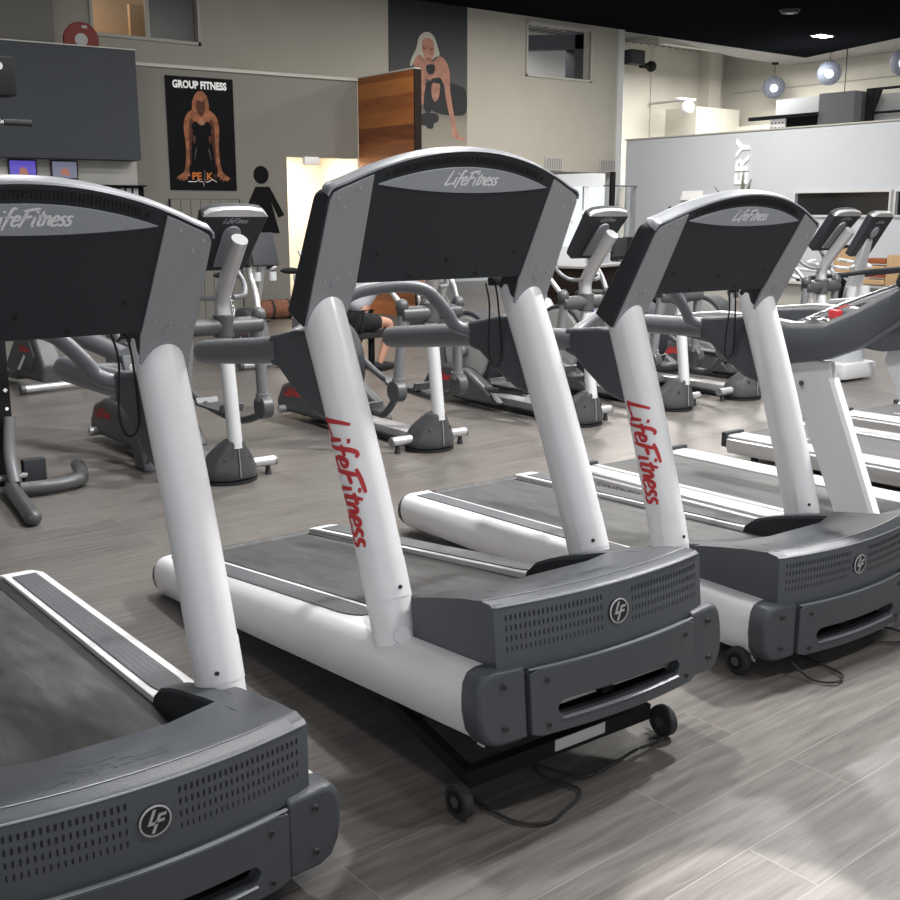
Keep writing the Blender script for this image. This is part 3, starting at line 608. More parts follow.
R_ = thing('training_rig', 'black steel training rig with a numbered post and splayed feet at the picture edge', 'training rig', (1.70, 6.5, 0))
R_l = lambda x, y, z: (x-1.70-(.07 if z > .45 else 0), y-6.5, z)
post = MB().box(R_l(1.745, 6.6, 1.2), (.10, .10, 2.35), bev=.004).build('post', 'steel', R_)
MB().box(R_l(1.79, 6.55, 2.35), (.33, .14, .21), bev=.015).build('pulley_box', 'steel', R_)
MB().disc(R_l(1.865, 6.475, 2.40), (0, 1, 0), .022, .006, 16).build('chrome_eyelet', 'chrome', R_)
h_ = MB().tube([R_l(1.79, 6.58, 2.112), R_l(1.90, 6.58, 2.112)], .009, 10, ref=(0, 0, 1)).build('peg', 'chrome', R_)
MB().tube([R_l(1.90, 6.58, 2.112), R_l(2.05, 6.58, 2.112)], .018, 12, ref=(0, 0, 1)).build('peg_grip', 'rubber', h_)
for k in range(5): MB().box(R_l(1.775, 6.548, 2.02-.075*k), (.03, .003, .028)).build('number_plate', 'letter', post)
mb = MB(); mb.disc(R_l(1.77, 6.548, .60), (0, 1, 0), .014, .004, 4); mb.disc(R_l(1.77, 6.548, .49), (0, 1, 0), .010, .004, 12); mb.build('pin_marks', 'letter', post)
MB().tube(smooth_path([R_l(1.70, 6.5, .45), R_l(1.67, 6.46, .25), R_l(1.665, 6.38, .08)], 4), .033, 14).build('strut', 'mgrey', R_)
MB().tube([R_l(1.70, 6.55, .05), R_l(1.64, 6.35, .05), R_l(1.60, 6.0, .045), R_l(1.563, 5.70, .045)], .045, 16, ref=(0, 0, 1), dome=True).build('foot_tube', 'dgrey', R_)
MB().tube(smooth_path([R_l(1.68, 6.33, .05), R_l(1.85, 6.31, .05), R_l(2.02, 6.36, .05), R_l(2.09, 6.5, .055), R_l(2.14, 6.72, .06)], 4), .042, 16, ref=(0, 0, 1), dome=True).build('foot_tube', 'dgrey', R_)
MB().box(R_l(1.81, 6.50, .10), (.13, .07, .17), bev=.008).build('weight_block', 'screen', R_)
MB().tube([R_l(1.60, 6.46, .10), R_l(1.76, 6.48, .10)], .02, 10).build('chrome_bar', 'chrome', R_)

# round arm-end machine seen under the first console: bench press seat frame
K = thing('leg_machine', 'machine with a thick grey tube and dark strut behind the nearest treadmill', 'exercise machine', (2.35, 5.1, 0))
K.location = (2.46, 6.5, 0)
MB().tube(smooth_path([(-.28, 1.6, .88), (-.18, 1.2, .86), (-.05, .7, .79), (.08, .35, .70)], 4), .062, 16).build('main_tube', 'arm', K)
MB().tube([(-.14, .40, .62), (.08, .30, .62)], .05, 16, ref=(0, 0, 1)).build('cross_tube', 'arm', K)
MB().tube([(.07, .305, .62), (.11, .285, .62)], .058, 16, ref=(0, 0, 1)).build('tube_cap', 'silver', K)
MB().prism([(.28, .72), (.44, .70), (.16, .0), (.0, .0)], lambda u, v, w: Vector((w, u, v)), .03, .12).build('strut', 'armd', K, bev=.01)


# ------------------------------------------------------------------ person on a bench
def skin_mesh(name, m, joints, edges, parent=None, sub=2, root=0):
    me = bpy.data.meshes.new(name); me.from_pydata([j[:3] for j in joints], edges, []); o = bpy.data.objects.new(name, me); COL.objects.link(o)
    o.modifiers.new('skin', 'SKIN'); q = o.modifiers.new('smooth', 'SUBSURF'); q.levels = q.render_levels = sub
    if not me.skin_vertices: me.attributes  # noqa
    bpy.context.view_layer.objects.active = o; o.select_set(True)
    if not me.skin_vertices: bpy.ops.mesh.customdata_skin_add()
    for i, j in enumerate(joints):
        sv = me.skin_vertices[0].data[i]; sv.radius = (j[3], j[4] if len(j) > 4 else j[3]); sv.use_root = (i == root)
    o.select_set(False); me.materials.append(M[m])
    for p in me.polygons: p.use_smooth = True
    o.modifiers['skin'].use_smooth_shade = True
    dg = bpy.context.evaluated_depsgraph_get(); m2 = bpy.data.meshes.new_from_object(o.evaluated_get(dg)); m2.name = name
    o.modifiers.clear(); o.data = m2
    if not m2.materials: m2.materials.append(M[m])
    if parent: o.parent = parent
    return o
PE = thing('person', 'person in a grey shirt and black shorts sitting on a bench, reaching forward', 'person', (6.0, 9.6, 0))
J = [(0, 0, .56, .13, .11), (.10, 0, .72, .12, .10), (.26, 0, .92, .13, .11), (.40, 0, 1.06, .10, .08), (.50, 0, 1.17, .045, .05), (.56, -.0, 1.27, .075, .085), (.60, 0, 1.36, .08, .09),
     (.38, -.17, 1.02, .055), (.42, -.25, .82, .042), (.47, -.20, .93, .035), (.38, .17, 1.04, .055), (.68, .24, .98, .042), (1.02, .22, .90, .033),
     (.04, -.11, .52, .085), (.36, -.15, .50, .062), (.30, -.15, .25, .05), (.22, -.15, .07, .036), (.34, -.15, .035, .034),
     (.04, .12, .52, .085), (.30, .19, .48, .062), (.16, .19, .26, .05), (.05, .19, .07, .036), (.18, .19, .035, .034),
     (.53, -.19, .92, .028), (1.10, .21, .885, .028)]
Ed = [(0, 1), (1, 2), (2, 3), (3, 4), (4, 5), (5, 6), (3, 7), (7, 8), (8, 9), (3, 10), (10, 11), (11, 12), (0, 13), (13, 14), (14, 15), (15, 16), (16, 17), (0, 18), (18, 19), (19, 20), (20, 21), (21, 22), (9, 23), (12, 24)]
nj = len(J)
for base, (hx, hy, hz), sg in ((23, (.53, -.19, .92), 1), (24, (1.10, .21, .885), -1)):
    for k, L_f in enumerate((.070, .078, .072, .058)):
        off = (-.024+.016*k)*sg
        J += [(hx+.03, hy+off, hz, .009), (hx+.03+L_f*.6, hy+off, hz+.005, .0085), (hx+.03+L_f*.75, hy+off, hz-.028, .008)]
        Ed += [(base, len(J)-3), (len(J)-3, len(J)-2), (len(J)-2, len(J)-1)]
    J += [(hx+.01, hy+.035*sg, hz-.01, .010), (hx+.05, hy+.045*sg, hz-.03, .009)]; Ed += [(base, len(J)-2), (len(J)-2, len(J)-1)]
body = skin_mesh('body', 'skin', J, Ed, PE)
skin_mesh('shirt', 'shirt', [(-.01, 0, .60, .155, .13), (.10, 0, .74, .14, .12), (.26, 0, .93, .145, .125), (.39, 0, 1.05, .12, .10), (.38, -.18, 1.01, .075), (.40, -.22, .90, .065), (.38, .18, 1.03, .075), (.50, .21, 1.01, .065)], [(0, 1), (1, 2), (2, 3), (3, 4), (4, 5), (3, 6), (6, 7)], PE)
skin_mesh('shorts', 'cloth', [(0, 0, .55, .15, .13), (.05, -.11, .52, .105), (.27, -.14, .505, .088), (.05, .12, .52, .105), (.24, .17, .49, .088)], [(0, 1), (1, 2), (0, 3), (3, 4)], PE)
MB().ball((.585, 0, 1.37), (.088, .085, .082)).build('hair', 'hair', PE)
hd = MB().ball((.655, .032, 1.315), (.012, .014, .010)); hd.ball((.655, -.032, 1.315), (.012, .014, .010)); hd.build('eyes', 'cloth', PE)
MB().ball((.672, 0, 1.285), (.018, .013, .022)).build('nose', 'skin', PE)
for y, x in ((-.15, .28), (.19, .12)): MB().rings([[(x+dx, y+w*math.cos(a), max(.002, .045+hh*math.sin(a))) for a in [2*PI*k/14 for k in range(14)]] for dx, w, hh in ((-.13, .03, .03), (-.10, .045, .05), (0, .048, .055), (.10, .05, .035), (.14, .03, .02))]).build('shoe', 'cloth', PE)
BN = thing('weight_bench', 'flat black bench the person in the grey shirt sits on', 'bench', (5.95, 9.62, 0))
MB().box((0, 0, .38), (.95, .30, .08), bev=.025).build('pad', 'rubber', BN)
for x in (-.36, .36):
    MB().box((x*.8, 0, .18), (.05, .05, .34)).build('leg', 'steel', BN); MB().box((x*.8, 0, .02), (.06, .45, .04)).build('foot_bar', 'steel', BN)

# ------------------------------------------------------------------ the room
d4 = Vector((.99649, -.08368, 0)); n4 = Vector((.08368, .99649, 0))
def Wp(s, z, off=0.): return d4*s + n4*(16.2528+off) + Vector((0, 0, z))
def wslab(s0, s1, z0, z1, o0=0., o1=.2, mb=None):
    mb = mb or MB(); mb.rings([[Wp(a, z0, o), Wp(b_, z0, o), Wp(b_, z1, o), Wp(a, z1, o)] for o, a, b_ in ((o0, s0, s1), (o1, s0, s1))]); return mb
def slab(x0, x1, y0, y1, z0, z1, mb=None):
    mb = mb or MB(); return mb.box(((x0+x1)/2, (y0+y1)/2, (z0+z1)/2), (x1-x0, y1-y0, z1-z0))
struct('floor', slab(-6, 30, -5, 24, -.1, 0), 'floor')
mb = MB(); mb.poly([(-6, -5, 5.51), (22.0, -5, 5.51), (23.72, 14.49, 5.51), (24.75, 17.70, 5.51), (-6, 17.45, 5.51)])
mb.poly([(-6, -5, 5.7), (22.0, -5, 5.7), (23.72, 14.49, 5.7), (24.75, 17.70, 5.7), (-6, 17.45, 5.7)])
struct('ceiling', mb, 'ceil')
struct('ceiling_soffit', MB().prism([(17.5, 17.3), (23.3, 18.9), (26.15, 19.15), (26.6, 15.5), (26.6, 6), (22, 6), (23.6, 14.5), (24.6, 17.6)], lambda u, v, w: Vector((u, v, w)), 5.56, 5.66), 'soffit')
struct('ceiling_hall', slab(17.9, 30, 14, 24, 6.1, 6.2), 'beige2')
mb = MB()
for i in range(30): mb.box((18.3+.28*i, 20, 6.07), (.05, 6, .04))
tag(mb.build('trim_1', 'soffit'), kind='structure')
# low grey wall with the doorway
w = wslab(-9, 7.24, 0, 3.70); wslab(7.24, 8.51, 2.50, 3.70, mb=w); struct('wall_back', w, 'greige')
struct('trim_2', wslab(4.9, 8.52, 3.70, 3.745, -.03, .24), 'trim')
w = wslab(7.0, 7.06, 0, 2.7, .2, 1.6); wslab(7.0, 8.7, 0, 2.7, 1.6, 1.7, mb=w); wslab(8.6, 8.7, 0, 2.7, .2, 1.6, mb=w); wslab(7.0, 8.7, 2.7, 2.75, .2, 1.7, mb=w)
struct('wall_corridor', w, 'cream')
wd = thing('wall_panelling', 'orange-brown timber clad panel standing at the end of the low grey wall', 'timber panel', (9.842, 14.7, 0))
MB().box((.07, .0, 1.87), (.12, 1.56, 3.74)).build('cladding', 'wood', wd)
MB().box((.07, 0, 3.75), (.13, 1.58, .02)).build('top_trim', 'trim', wd)
MB().box((.07, -.795, 1.87), (.122, .03, 3.74)).build('dark_edge', 'dwood', wd)
# bulkhead with the recess below
w = wslab(-9, 4.80, 2.36, 3.70, -.45, -.02); wslab(-9, 4.80, 3.70, 3.84, -.45, -.40, w); struct('wall_bulkhead', w, 'bulk')
struct('trim_3', wslab(-9, 4.81, 3.84, 3.855, -.46, -.39), 'trim')
struct('wall_recess', wslab(-9, 4.86, 0, 2.36, -.02, -.015), 'trim')
# wall above, with two windows and the opening under it
w = slab(-6, 6.30, 17.5, 17.7, 3.0, 5.51); slab(6.30, 8.05, 17.5, 17.7, 3.0, 4.36, w); slab(8.05, 15.20, 17.5, 17.7, 2.50, 5.51, w)
slab(15.20, 16.97, 17.5, 17.7, 2.50, 4.40, w); slab(15.20, 16.97, 17.5, 17.7, 5.39, 5.51, w); slab(16.97, 17.95, 17.5, 17.7, 2.50, 5.51, w); slab(8.05, 12.9, 17.5, 17.7, 0, 2.5, w)
struct('wall_upper', w, 'beige')
struct('wall_pilaster', slab(-6, 5.55, 17.0, 17.5, 3.0, 5.51), 'greige')
struct('column', slab(17.78, 17.95, 17.45, 17.75, 0, 5.5), 'whitish')
# left window: lit room behind
f = MB(); slab(6.26, 8.09, 17.46, 17.52, 4.32, 4.37, f); slab(7.16, 7.22, 17.46, 17.52, 4.37, 5.5, f); slab(6.26, 6.31, 17.46, 17.52, 4.32, 5.5, f); slab(8.04, 8.09, 17.46, 17.52, 4.32, 5.5, f)
wf = struct('window_1', f, 'trim'); tag(slab(7.22, 8.04, 17.56, 17.57, 4.37, 5.5).build('window_pane', mat('smoked_glass', (.10, .10, .10), .35)), kind=None).parent = wf
w = slab(5.5, 9, 19.5, 19.6, 3, 5.5); slab(5.5, 5.6, 17.7, 19.5, 3, 5.5, w); slab(5.5, 9, 17.7, 19.6, 3.9, 4.0, w); slab(7.35, 8.9, 18.6, 18.7, 4.0, 5.05, w)
struct('wall_office', w, mat('tan_office_wall', (.42, .30, .19), .8))
f = MB(); slab(15.16, 17.01, 17.46, 17.52, 4.36, 4.40, f); slab(15.16, 17.01, 17.46, 17.52, 5.39, 5.43, f); slab(15.16, 15.20, 17.46, 17.52, 4.36, 5.43, f); slab(16.97, 17.01, 17.46, 17.52, 4.36, 5.43, f)
wf = struct('window_2', f, 'trim')
w = slab(14.5, 21.6, 21.2, 21.3, 2.76, 6.0); struct('wall_mezzanine', w, 'soffit')
struct('beam_mezzanine', MB().box((17.6, 18.6, 4.55), (.35, .3, 2.4)).box((16.6, 18.6, 5.25), (2.6, .3, .30), Matrix.Rotation(-.10, 3, 'Y')), 'bulk')
struct('floor_mezzanine', slab(10, 17.7, 17.7, 21.2, 2.52, 2.72), 'soffit')
# hall beyond the partition
w = slab(21.7, 26.1, 21.3, 21.5, 0, 6.1); slab(26.0, 26.2, 5, 21.5, 0, 6.1, w); slab(24.9, 25.4, 20.9, 21.3, 0, 6.1, w); slab(22.95, 23.0, 21.26, 21.3, 0, 6.1, w)
slab(25.3, 26.0, 18.5, 21.3, 0, 4.0, w); slab(23.6, 25.4, 20.2, 21.3, 0, 4.45, w)
struct('wall_hall', w, 'beige2')
w = MB(); slab(25.95, 26.0, 6, 20.9, 4.98, 5.0, w); slab(25.94, 26.0, 16.3, 16.34, 3.9, 4.4, w); slab(25.94, 26.0, 16.3, 18.0, 4.38, 4.41, w); struct('trim_4', w, 'soffit')
struct('trim_5', slab(21.6, 21.78, 21.15, 21.3, 0, 6.1), 'whitish')
struct('beam_hall', MB().box((22.5, 18.9, 5.75), (3.6, .2, .25)), 'beige2')
# white partition
w = slab(18.0, 18.15, 12.87, 17.35, 0, 3.2); slab(18.0, 18.15, 10.93, 12.87, 0, 1.60, w); slab(18.0, 18.15, 10.93, 12.87, 2.0, 3.2, w); slab(18.0, 18.15, 10.80, 10.93, 0, 3.2, w)
slab(18.0, 18.15, 8.7, 10.80, 0, 1.60, w); slab(18.0, 18.15, 8.7, 10.80, 2.0, 3.2, w); slab(18.0, 18.15, 4, 8.7, 0, 3.2, w)
struct('wall_partition', w, 'partition'); struct('trim_6', slab(17.97, 18.18, 4, 17.37, 3.2, 3.225), 'trim')
for i, (a, c) in enumerate(((10.93, 12.87), (8.7, 10.80))):
    f = MB(); slab(17.96, 18.0, a-.04, c+.04, 1.56, 1.60, f); slab(17.96, 18.0, a-.04, c+.04, 2.0, 2.04, f); slab(17.96, 18.0, a-.04, a, 1.6, 2.0, f); slab(17.96, 18.0, c, c+.04, 1.6, 2.0, f)
    wf = struct('window_%d' % (i+3), f, 'whitish'); o = slab(18.05, 18.06, a, c, 1.6, 2.0).build('window_pane', 'glassdark'); o.parent = wf
struct('wall_right', slab(22, 22.2, -5, 4, 0, 5.5), 'beige')
# ------------------------------------------------------------------ wall pieces
def flat(mb, pts, fn, w0, w1): return mb.prism(pts, fn, w0, w1)
# group fitness poster
PS = thing('poster', 'black poster with white GROUP FITNESS heading and a man doing a push-up', 'poster', Wp(5.87, 2.78, -.01), (0, 0, math.radians(-4.8)))
pf = lambda u, v, w: Vector((u*.52, w, v*.815))          # u,v in -1..1, negative w towards the room
MB().box((0, 0, 0), (1.04, .012, 1.63)).build('sheet', 'ink', PS)
text_mb('GROUP FITNESS', .145, lambda u, v, w: Vector((u*1.0, -.009-w, .655+v)), align='CENTER', bold=.006, sx=.80).build('heading', 'letter', PS)
def chaikin(P, n=2):
    for _ in range(n): P = [q for a, c in zip(P, P[1:]+P[:1]) for q in ((a[0]*.78+c[0]*.22, a[1]*.78+c[1]*.22), (a[0]*.22+c[0]*.78, a[1]*.22+c[1]*.78))]
    return P
fg = lambda u, v, w: pf(u*1.07, v, w)
def pl(P, mm, nm, w=-.008, sym=False):
    P = chaikin(P)
    mb = MB(); flat(mb, P, fg, w, w-.001)
    if sym: flat(mb, [(-a, b_) for a, b_ in reversed(P)], fg, w, w-.001)
    return mb.build(nm, mm, PS)
pl([(-.08, .42), (-.22, .44), (-.36, .38), (-.47, .26), (-.50, .10), (-.48, -.02), (-.46, -.22), (-.47, -.45), (-.52, -.64), (-.58, -.70), (-.70, -.75), (-.78, -.80), (-.68, -.79), (-.70, -.84), (-.60, -.80), (-.56, -.85), (-.52, -.79), (-.46, -.83), (-.45, -.74), (-.36, -.76), (-.42, -.66), (-.33, -.40), (-.29, -.20), (-.30, -.04), (-.26, .08), (-.12, .04), (-.08, .16)], 'skinA', 'arms', -.008, True)
pl([(-.31, .3), (-.36, .1), (-.36, -.1), (-.38, -.5), (-.34, -.6), (-.31, -.3), (-.27, .0), (-.18, .2)], 'skinB', 'arm_shading', -.0095, True)
pl([(-.30, .12), (-.20, .02), (-.06, -.04), (.06, -.04), (.20, .02), (.30, .12), (.2, .24), (-.2, .24)], 'ink', 'torso_shade', -.0098)
pl([(-.25, .38), (-.24, .55), (-.17, .68), (-.06, .76), (.08, .76), (.18, .68), (.23, .55), (.22, .38), (.16, .25), (.06, .16), (-.06, .16), (-.17, .25)], 'skinA', 'head', -.0105)
pl([(-.10, .62), (-.14, .48), (-.08, .36), (0, .30), (.08, .36), (.13, .48), (.10, .62), (.02, .56)], 'skinB', 'face_shade', -.012)
pl([(-.06, .28), (-.09, .2), (-.03, .17), (.05, .17), (.09, .21), (.05, .28)], 'mskin', 'chest_light', -.012)
pl([(-.28, -.02), (-.20, -.02), (-.16, -.08), (-.24, -.2)], 'skinB', 'flank_light', -.0112, True)
mb = MB()
for s in (-1, 1):
    for k in range(4): flat(mb, [(s*(.17+.02*k), -.30-.05*k), (s*(.19+.02*k), -.24-.05*k), (s*(.22+.01*k), -.31-.05*k)] if s > 0 else list(reversed([(s*(.17+.02*k), -.30-.05*k), (s*(.19+.02*k), -.24-.05*k), (s*(.22+.01*k), -.31-.05*k)])), pf, -.0112, -.012)
mb.build('abdomen_marks', 'inkg', PS)
text_mb('PE', .15, lambda u, v, w: Vector((-.185+u, -.011, -.66+v)), bold=.004).build('emblem_left', 'orange', PS)
text_mb('K', .15, lambda u, v, w: Vector((.04+u, -.011, -.66+v)), bold=.004).build('emblem_right', 'orange', PS)
text_mb('III', .10, lambda u, v, w: Vector((.145+u, -.011, -.64+v)), bold=.002).build('emblem_numeral', 'skinB', PS)
mb = MB()
zz = [(-.25, -.69), (-.12, -.69), (-.09, -.665), (-.06, -.69), (-.02, -.69), (.0, -.76), (.015, -.52), (.03, -.70), (.09, -.68), (.13, -.655), (.17, -.675), (.20, -.69)]
for a, c in zip(zz, zz[1:]): mb.prism([(a[0], a[1]-.004), (c[0], c[1]-.004), (c[0], c[1]+.004), (a[0], a[1]+.004)], lambda u, v, w: Vector((u, w, v)), -.008, -.012)
mb.build('pulse_line', 'letter', PS)
# female pictogram
fn = lambda u, v, w: Wp(u, v, w)
mb = MB(); flat(mb, [(6.80+.125*math.cos(a), 2.21+.135*math.sin(a)) for a in [2*PI*k/24 for k in range(24)]], fn, -.012, -.001)
flat(mb, [(6.70, 2.03), (6.93, 2.03), (7.17, 1.60), (7.07, 1.56), (6.94, 1.83), (7.08, 1.32), (6.96, 1.32), (6.96, .72), (6.84, .72), (6.84, 1.28), (6.80, 1.28), (6.80, .72), (6.68, .72), (6.68, 1.32), (6.56, 1.32), (6.70, 1.86), (6.60, 1.60), (6.50, 1.63)], fn, -.012, -.001)
tag(mb.build('woman_pictogram', 'ink'), 'black cut-out woman sign on the grey wall beside the lit doorway', 'sign')
# lockers strip
LK = thing('locker_bank', 'row of narrow grey locker doors under the push-up poster', 'lockers', Wp(5.92, 0, -.02), (0, 0, math.radians(-4.8)))
for k in range(7): o = MB().box((-.52+.155*k, -.02, .92), (.147, .03, 1.82)).build('door', 'greige', LK)
MB().box((0-.05, .0, .92), (1.12, .02, 1.83)).build('backing', 'ink', LK)
tag(MB().box(Wp(7.63, 2.44, -.06), (.26, .1, .12), Matrix.Rotation(-.084, 3, 'Z'), bev=.02).build('emergency_light', 'letter'), 'small white box fixed at the top of the lit doorway', 'light fitting')
# round red disc on the bulkhead
DS = thing('weight_disc', 'dark red round disc standing on top of the charcoal bulkhead', 'weight plate', Wp(4.13, 3.83, -.22))
DS.rotation_euler = (0, 0, math.radians(-12))
MB().tube([(0, -.05, .12), (0, .05, .12)], .235, 40, ref=(0, 0, 1)).build('plate', 'plate', DS, bev=.01)
MB().tube([(0, -.056, .12), (0, -.04, .12)], .085, 28, ref=(0, 0, 1)).build('hub_disc', 'disc', DS)
MB().tube([(0, .05, .12), (0, .12, .12)], .22, 32, ref=(0, 0, 1)).build('backing_disc', 'rubber', DS)
MB().box((.05, -.053, .29), (.07, .004, .035)).build('plate_label', 'disc', DS)
# screens and shelf in the recess
for s_, wdt, c_, nm, lab in ((3.26, .34, 'tvblue', 'monitor', 'small framed screen glowing violet blue in the recess'), (3.82, .33, 'tvgrey', 'monitor', 'small framed screen glowing grey in the recess')):
    T_ = thing(nm, lab, 'screen', Wp(s_, 2.22, -.06), (0, 0, math.radians(-4.8)))
    MB().box((0, 0, 0), (wdt+.04, .04, .26), bev=.006).build('frame', 'screen', T_)
    o = MB().box((0, -.022, .0), (wdt, .004, .22)).build('display', c_, T_)
    MB().prism([(-.06, -.07), (.07, -.08), (.05, .0), (.0, .03), (-.04, .0)], lambda u, v, w: Vector((u, w, v)), -.0245, -.026).build('picture', 'tvwarm', T_)
SH = thing('wall_shelf', 'black shelf unit with small white panels in the recess', 'shelf', Wp(4.56, 1.93, -.12), (0, 0, math.radians(-4.8)))
MB().box((0, 0, .08), (.74, .2, .02)).build('board', 'ink', SH); MB().box((0, .08, -.02), (.74, .03, .2)).build('back', 'ink', SH)
mb = MB()
for k in range(4): mb.box((-.05+.1*k, .06, .0), (.07, .02, .1))
mb.build('panels', 'sticker', SH)
# runner mural
MU = thing('mural', 'tall mural of a blonde athlete crouching at a starting line, beside the timber panel', 'mural', (12.74, 17.49, 0))
MB().box((0, 0, 4.17), (1.83, .012, 2.68)).build('print', 'mural', MU)
def px(u, v): return (-.915+(u-53)/432*1.83, 5.50-(v-0)/(805)*2.50)     # mural drawing coordinates
def ml(P, mm, nm, w=-.008): return MB().prism([px(*p) for p in chaikin(P)], lambda u, v, w_: Vector((u, w_, v)), w, w-.001).build(nm, mm, MU)
ml([(388, 452), (430, 462), (485, 485), (485, 640), (400, 650), (300, 640), (240, 590), (230, 480), (300, 440)], 'mdark', 'shadow_shape', -.0075)
ml([(170, 360), (190, 300), (230, 290), (245, 330), (290, 345), (320, 300), (350, 310), (375, 350), (385, 420), (385, 500), (400, 600), (415, 680), (425, 740), (440, 770), (480, 785), (470, 798), (430, 792), (410, 775), (380, 778), (400, 755), (395, 700), (375, 620), (360, 540), (350, 460), (330, 440), (280, 450), (240, 440), (215, 400)], 'mskin', 'body', -.009)
ml([(280, 460), (330, 450), (325, 540), (300, 580), (280, 540)], 'mskin', 'knee', -.0095)
ml([(222, 400), (250, 430), (245, 520), (235, 600), (222, 600)], 'mskin', 'rear_arm', -.0092)
ml([(248, 360), (300, 350), (300, 400), (275, 420), (252, 400)], 'mdark', 'top_shade', -.010)
ml([(270, 440), (330, 425), (345, 450), (310, 470)], 'mdark', 'top', -.0102)
ml([(245, 480), (275, 480), (285, 600), (275, 640), (245, 640), (235, 590)], 'mdark', 'leg_shade', -.010)
ml([(222, 640), (320, 640), (320, 690), (292, 700), (290, 735), (255, 735), (250, 715), (222, 720)], 'mdark', 'shoes', -.010)
ml([(160, 380), (170, 330), (200, 270), (208, 210), (235, 175), (270, 168), (300, 195), (315, 250), (330, 300), (300, 310), (290, 330), (240, 330), (215, 300), (190, 330), (175, 375)], 'blonde', 'hair', -.0105)
ml([(228, 225), (245, 205), (275, 205), (295, 225), (298, 280), (285, 330), (265, 355), (245, 330), (228, 280)], 'mskin', 'face', -.012)
mb = MB()
for P in ([(235, 262), (252, 262), (250, 272), (237, 272)], [(272, 262), (290, 262), (288, 272), (274, 272)], [(252, 322), (278, 322), (270, 334), (258, 334)]): mb.prism([px(*p) for p in P], lambda u, v, w_: Vector((u, w_, v)), -.013, -.0135)
mb.build('face_features', 'mskin2', MU)
# raised letters on the partition
mb = text_mb('ERY', .44, lambda u, v, w: Vector((17.985-w, 14.02+v, 2.17+u*1.17)), ext=.012, bold=.012)
tag(mb.build('wall_lettering', 'letter'), 'raised white capitals running up the white partition wall', 'sign')
# air vents over the opening
for x, lab in ((15.98, 'square wall vent above the bright opening, left one'), (17.58, 'square wall vent above the bright opening, right one')):
    V_ = thing('wall_vent', lab, 'vent', (x, 17.49, 2.66), group='square vents over the opening'); MB().box((0, 0, 0), (.50, .03, .27)).build('frame', 'trim', V_)
    mb = MB()
    for k in range(9): mb.box((-.2+.05*k, -.017, 0), (.02, .006, .22))
    mb.build('louvres', 'mgrey', V_)
# glazed storefront behind the opening
ST = struct('window_5', slab(18.4, 18.48, 20.97, 21.03, .02, 2.72, slab(19.4, 19.5, 20.97, 21.03, .02, 2.72, slab(20.25, 20.42, 20.97, 21.03, .02, 2.72, slab(21.1, 21.2, 20.97, 21.03, .02, 2.72, slab(18.4, 21.8, 20.95, 21.05, 2.32, 2.75, slab(18.4, 21.8, 20.95, 21.05, 1.62, 1.72, slab(18.4, 21.8, 20.95, 21.05, 0, .8))))))), 'pale')
o = slab(18.4, 21.75, 21.0, 21.01, .8, 2.6).build('window_pane', 'glass'); o.parent = ST
struct('wall_storefront', slab(10, 18.4, 21.3, 21.4, 0, 2.52), 'partition')
mb = MB()
for k in range(12): mb.box((18.5+.12*k, 20.9, 1.42+.0*k), (.10, .03, .10))
tag(mb.build('blind', 'pale'), 'grey slatted blind hanging in the bright storefront', 'blind')
# black frame post and glass screen
tag(MB().tube(smooth_path([(17.15, 16.9, 2.50), (17.15, 16.9, 1.2), (17.15, 16.88, .72), (17.3, 16.6, .52)], 5), .065, 12).build('frame_post', 'steel'), 'black bent post in front of the bright glazed opening', 'post')
GS = thing('glass_screen', 'clear glass screen with a thin top rail and yellow clips before the storefront', 'glass screen', (17.75, 17.0, 0))
MB().box((0, 0, 2.21), (1.5, .03, .03)).build('top_rail', 'mgrey', GS); MB().box((0, .0, 1.65), (1.45, .012, 1.1)).build('glass_pane', 'glass', GS)
mb = MB()
for x, z in ((.35, 1.75), (.52, 1.9), (.44, 1.55)): mb.box((x, -.02, z), (.07, .01, .12))
mb.build('clips', mat('yellow_clip', (.5, .42, .15), .5), GS)
MB().box((.1, .1, .55), (1.3, .1, 1.1)).build('plinth', 'dwood', GS)
# reception desk with things on it
dsk = thing('reception_desk', 'long dark desk with a pale worktop in front of the bright opening', 'desk', (13.7, 13.45, 0), (0, 0, .30))
MB().box((0, 0, .78), (3.4, .7, .04), bev=.005).build('worktop', 'silver', dsk); MB().box((0, .05, .56), (3.3, .6, .40)).build('front_panel', 'dwood', dsk)
for x in (-1.6, -.5, .6, 1.6): MB().box((x, .05, .18), (.06, .55, .36)).build('leg', 'dwood', dsk)
for x in (-.9, .15, 1.2):
    MB().box((x, -.02, .30), (.46, .06, .42)).build('display_frame', 'crate', dsk); MB().box((x, -.055, .27), (.28, .02, .3)).build('display_board', 'ink', dsk)
MB().box((0, .3, .05), (3.3, .1, .1)).build('kick_board', 'dwood', dsk)
MN = thing('desk_monitor', 'black monitor seen from behind on the reception desk', 'monitor', (14.05, 13.62, .80), (0, 0, .3))
MB().box((0, 0, .25), (.50, .05, .32), bev=.01).build('screen', 'screen', MN); MB().box((0, .02, .06), (.06, .03, .12)).build('neck', 'screen', MN); MB().box((0, .02, .008), (.24, .16, .016)).build('foot', 'screen', MN)
PR = thing('printer', 'pale grey office printer on the reception desk', 'printer', (13.3, 13.4, .80), (0, 0, .3))
MB().box((0, 0, .10), (.36, .3, .2), bev=.02).build('body', 'pale', PR); MB().box((0, -.12, .22), (.3, .12, .03)).build('paper_tray', 'sticker', PR)
LA = thing('laptop', 'open laptop tilted on the end of the reception desk', 'laptop', (14.65, 13.72, .80), (0, 0, 1.2))
MB().box((0, 0, .015), (.36, .25, .02)).build('keyboard_base', 'silver', LA); MB().box((0, .16, .22), (.38, .02, .42), Matrix.Rotation(-.35, 3, 'X')).build('lid', 'screen', LA)
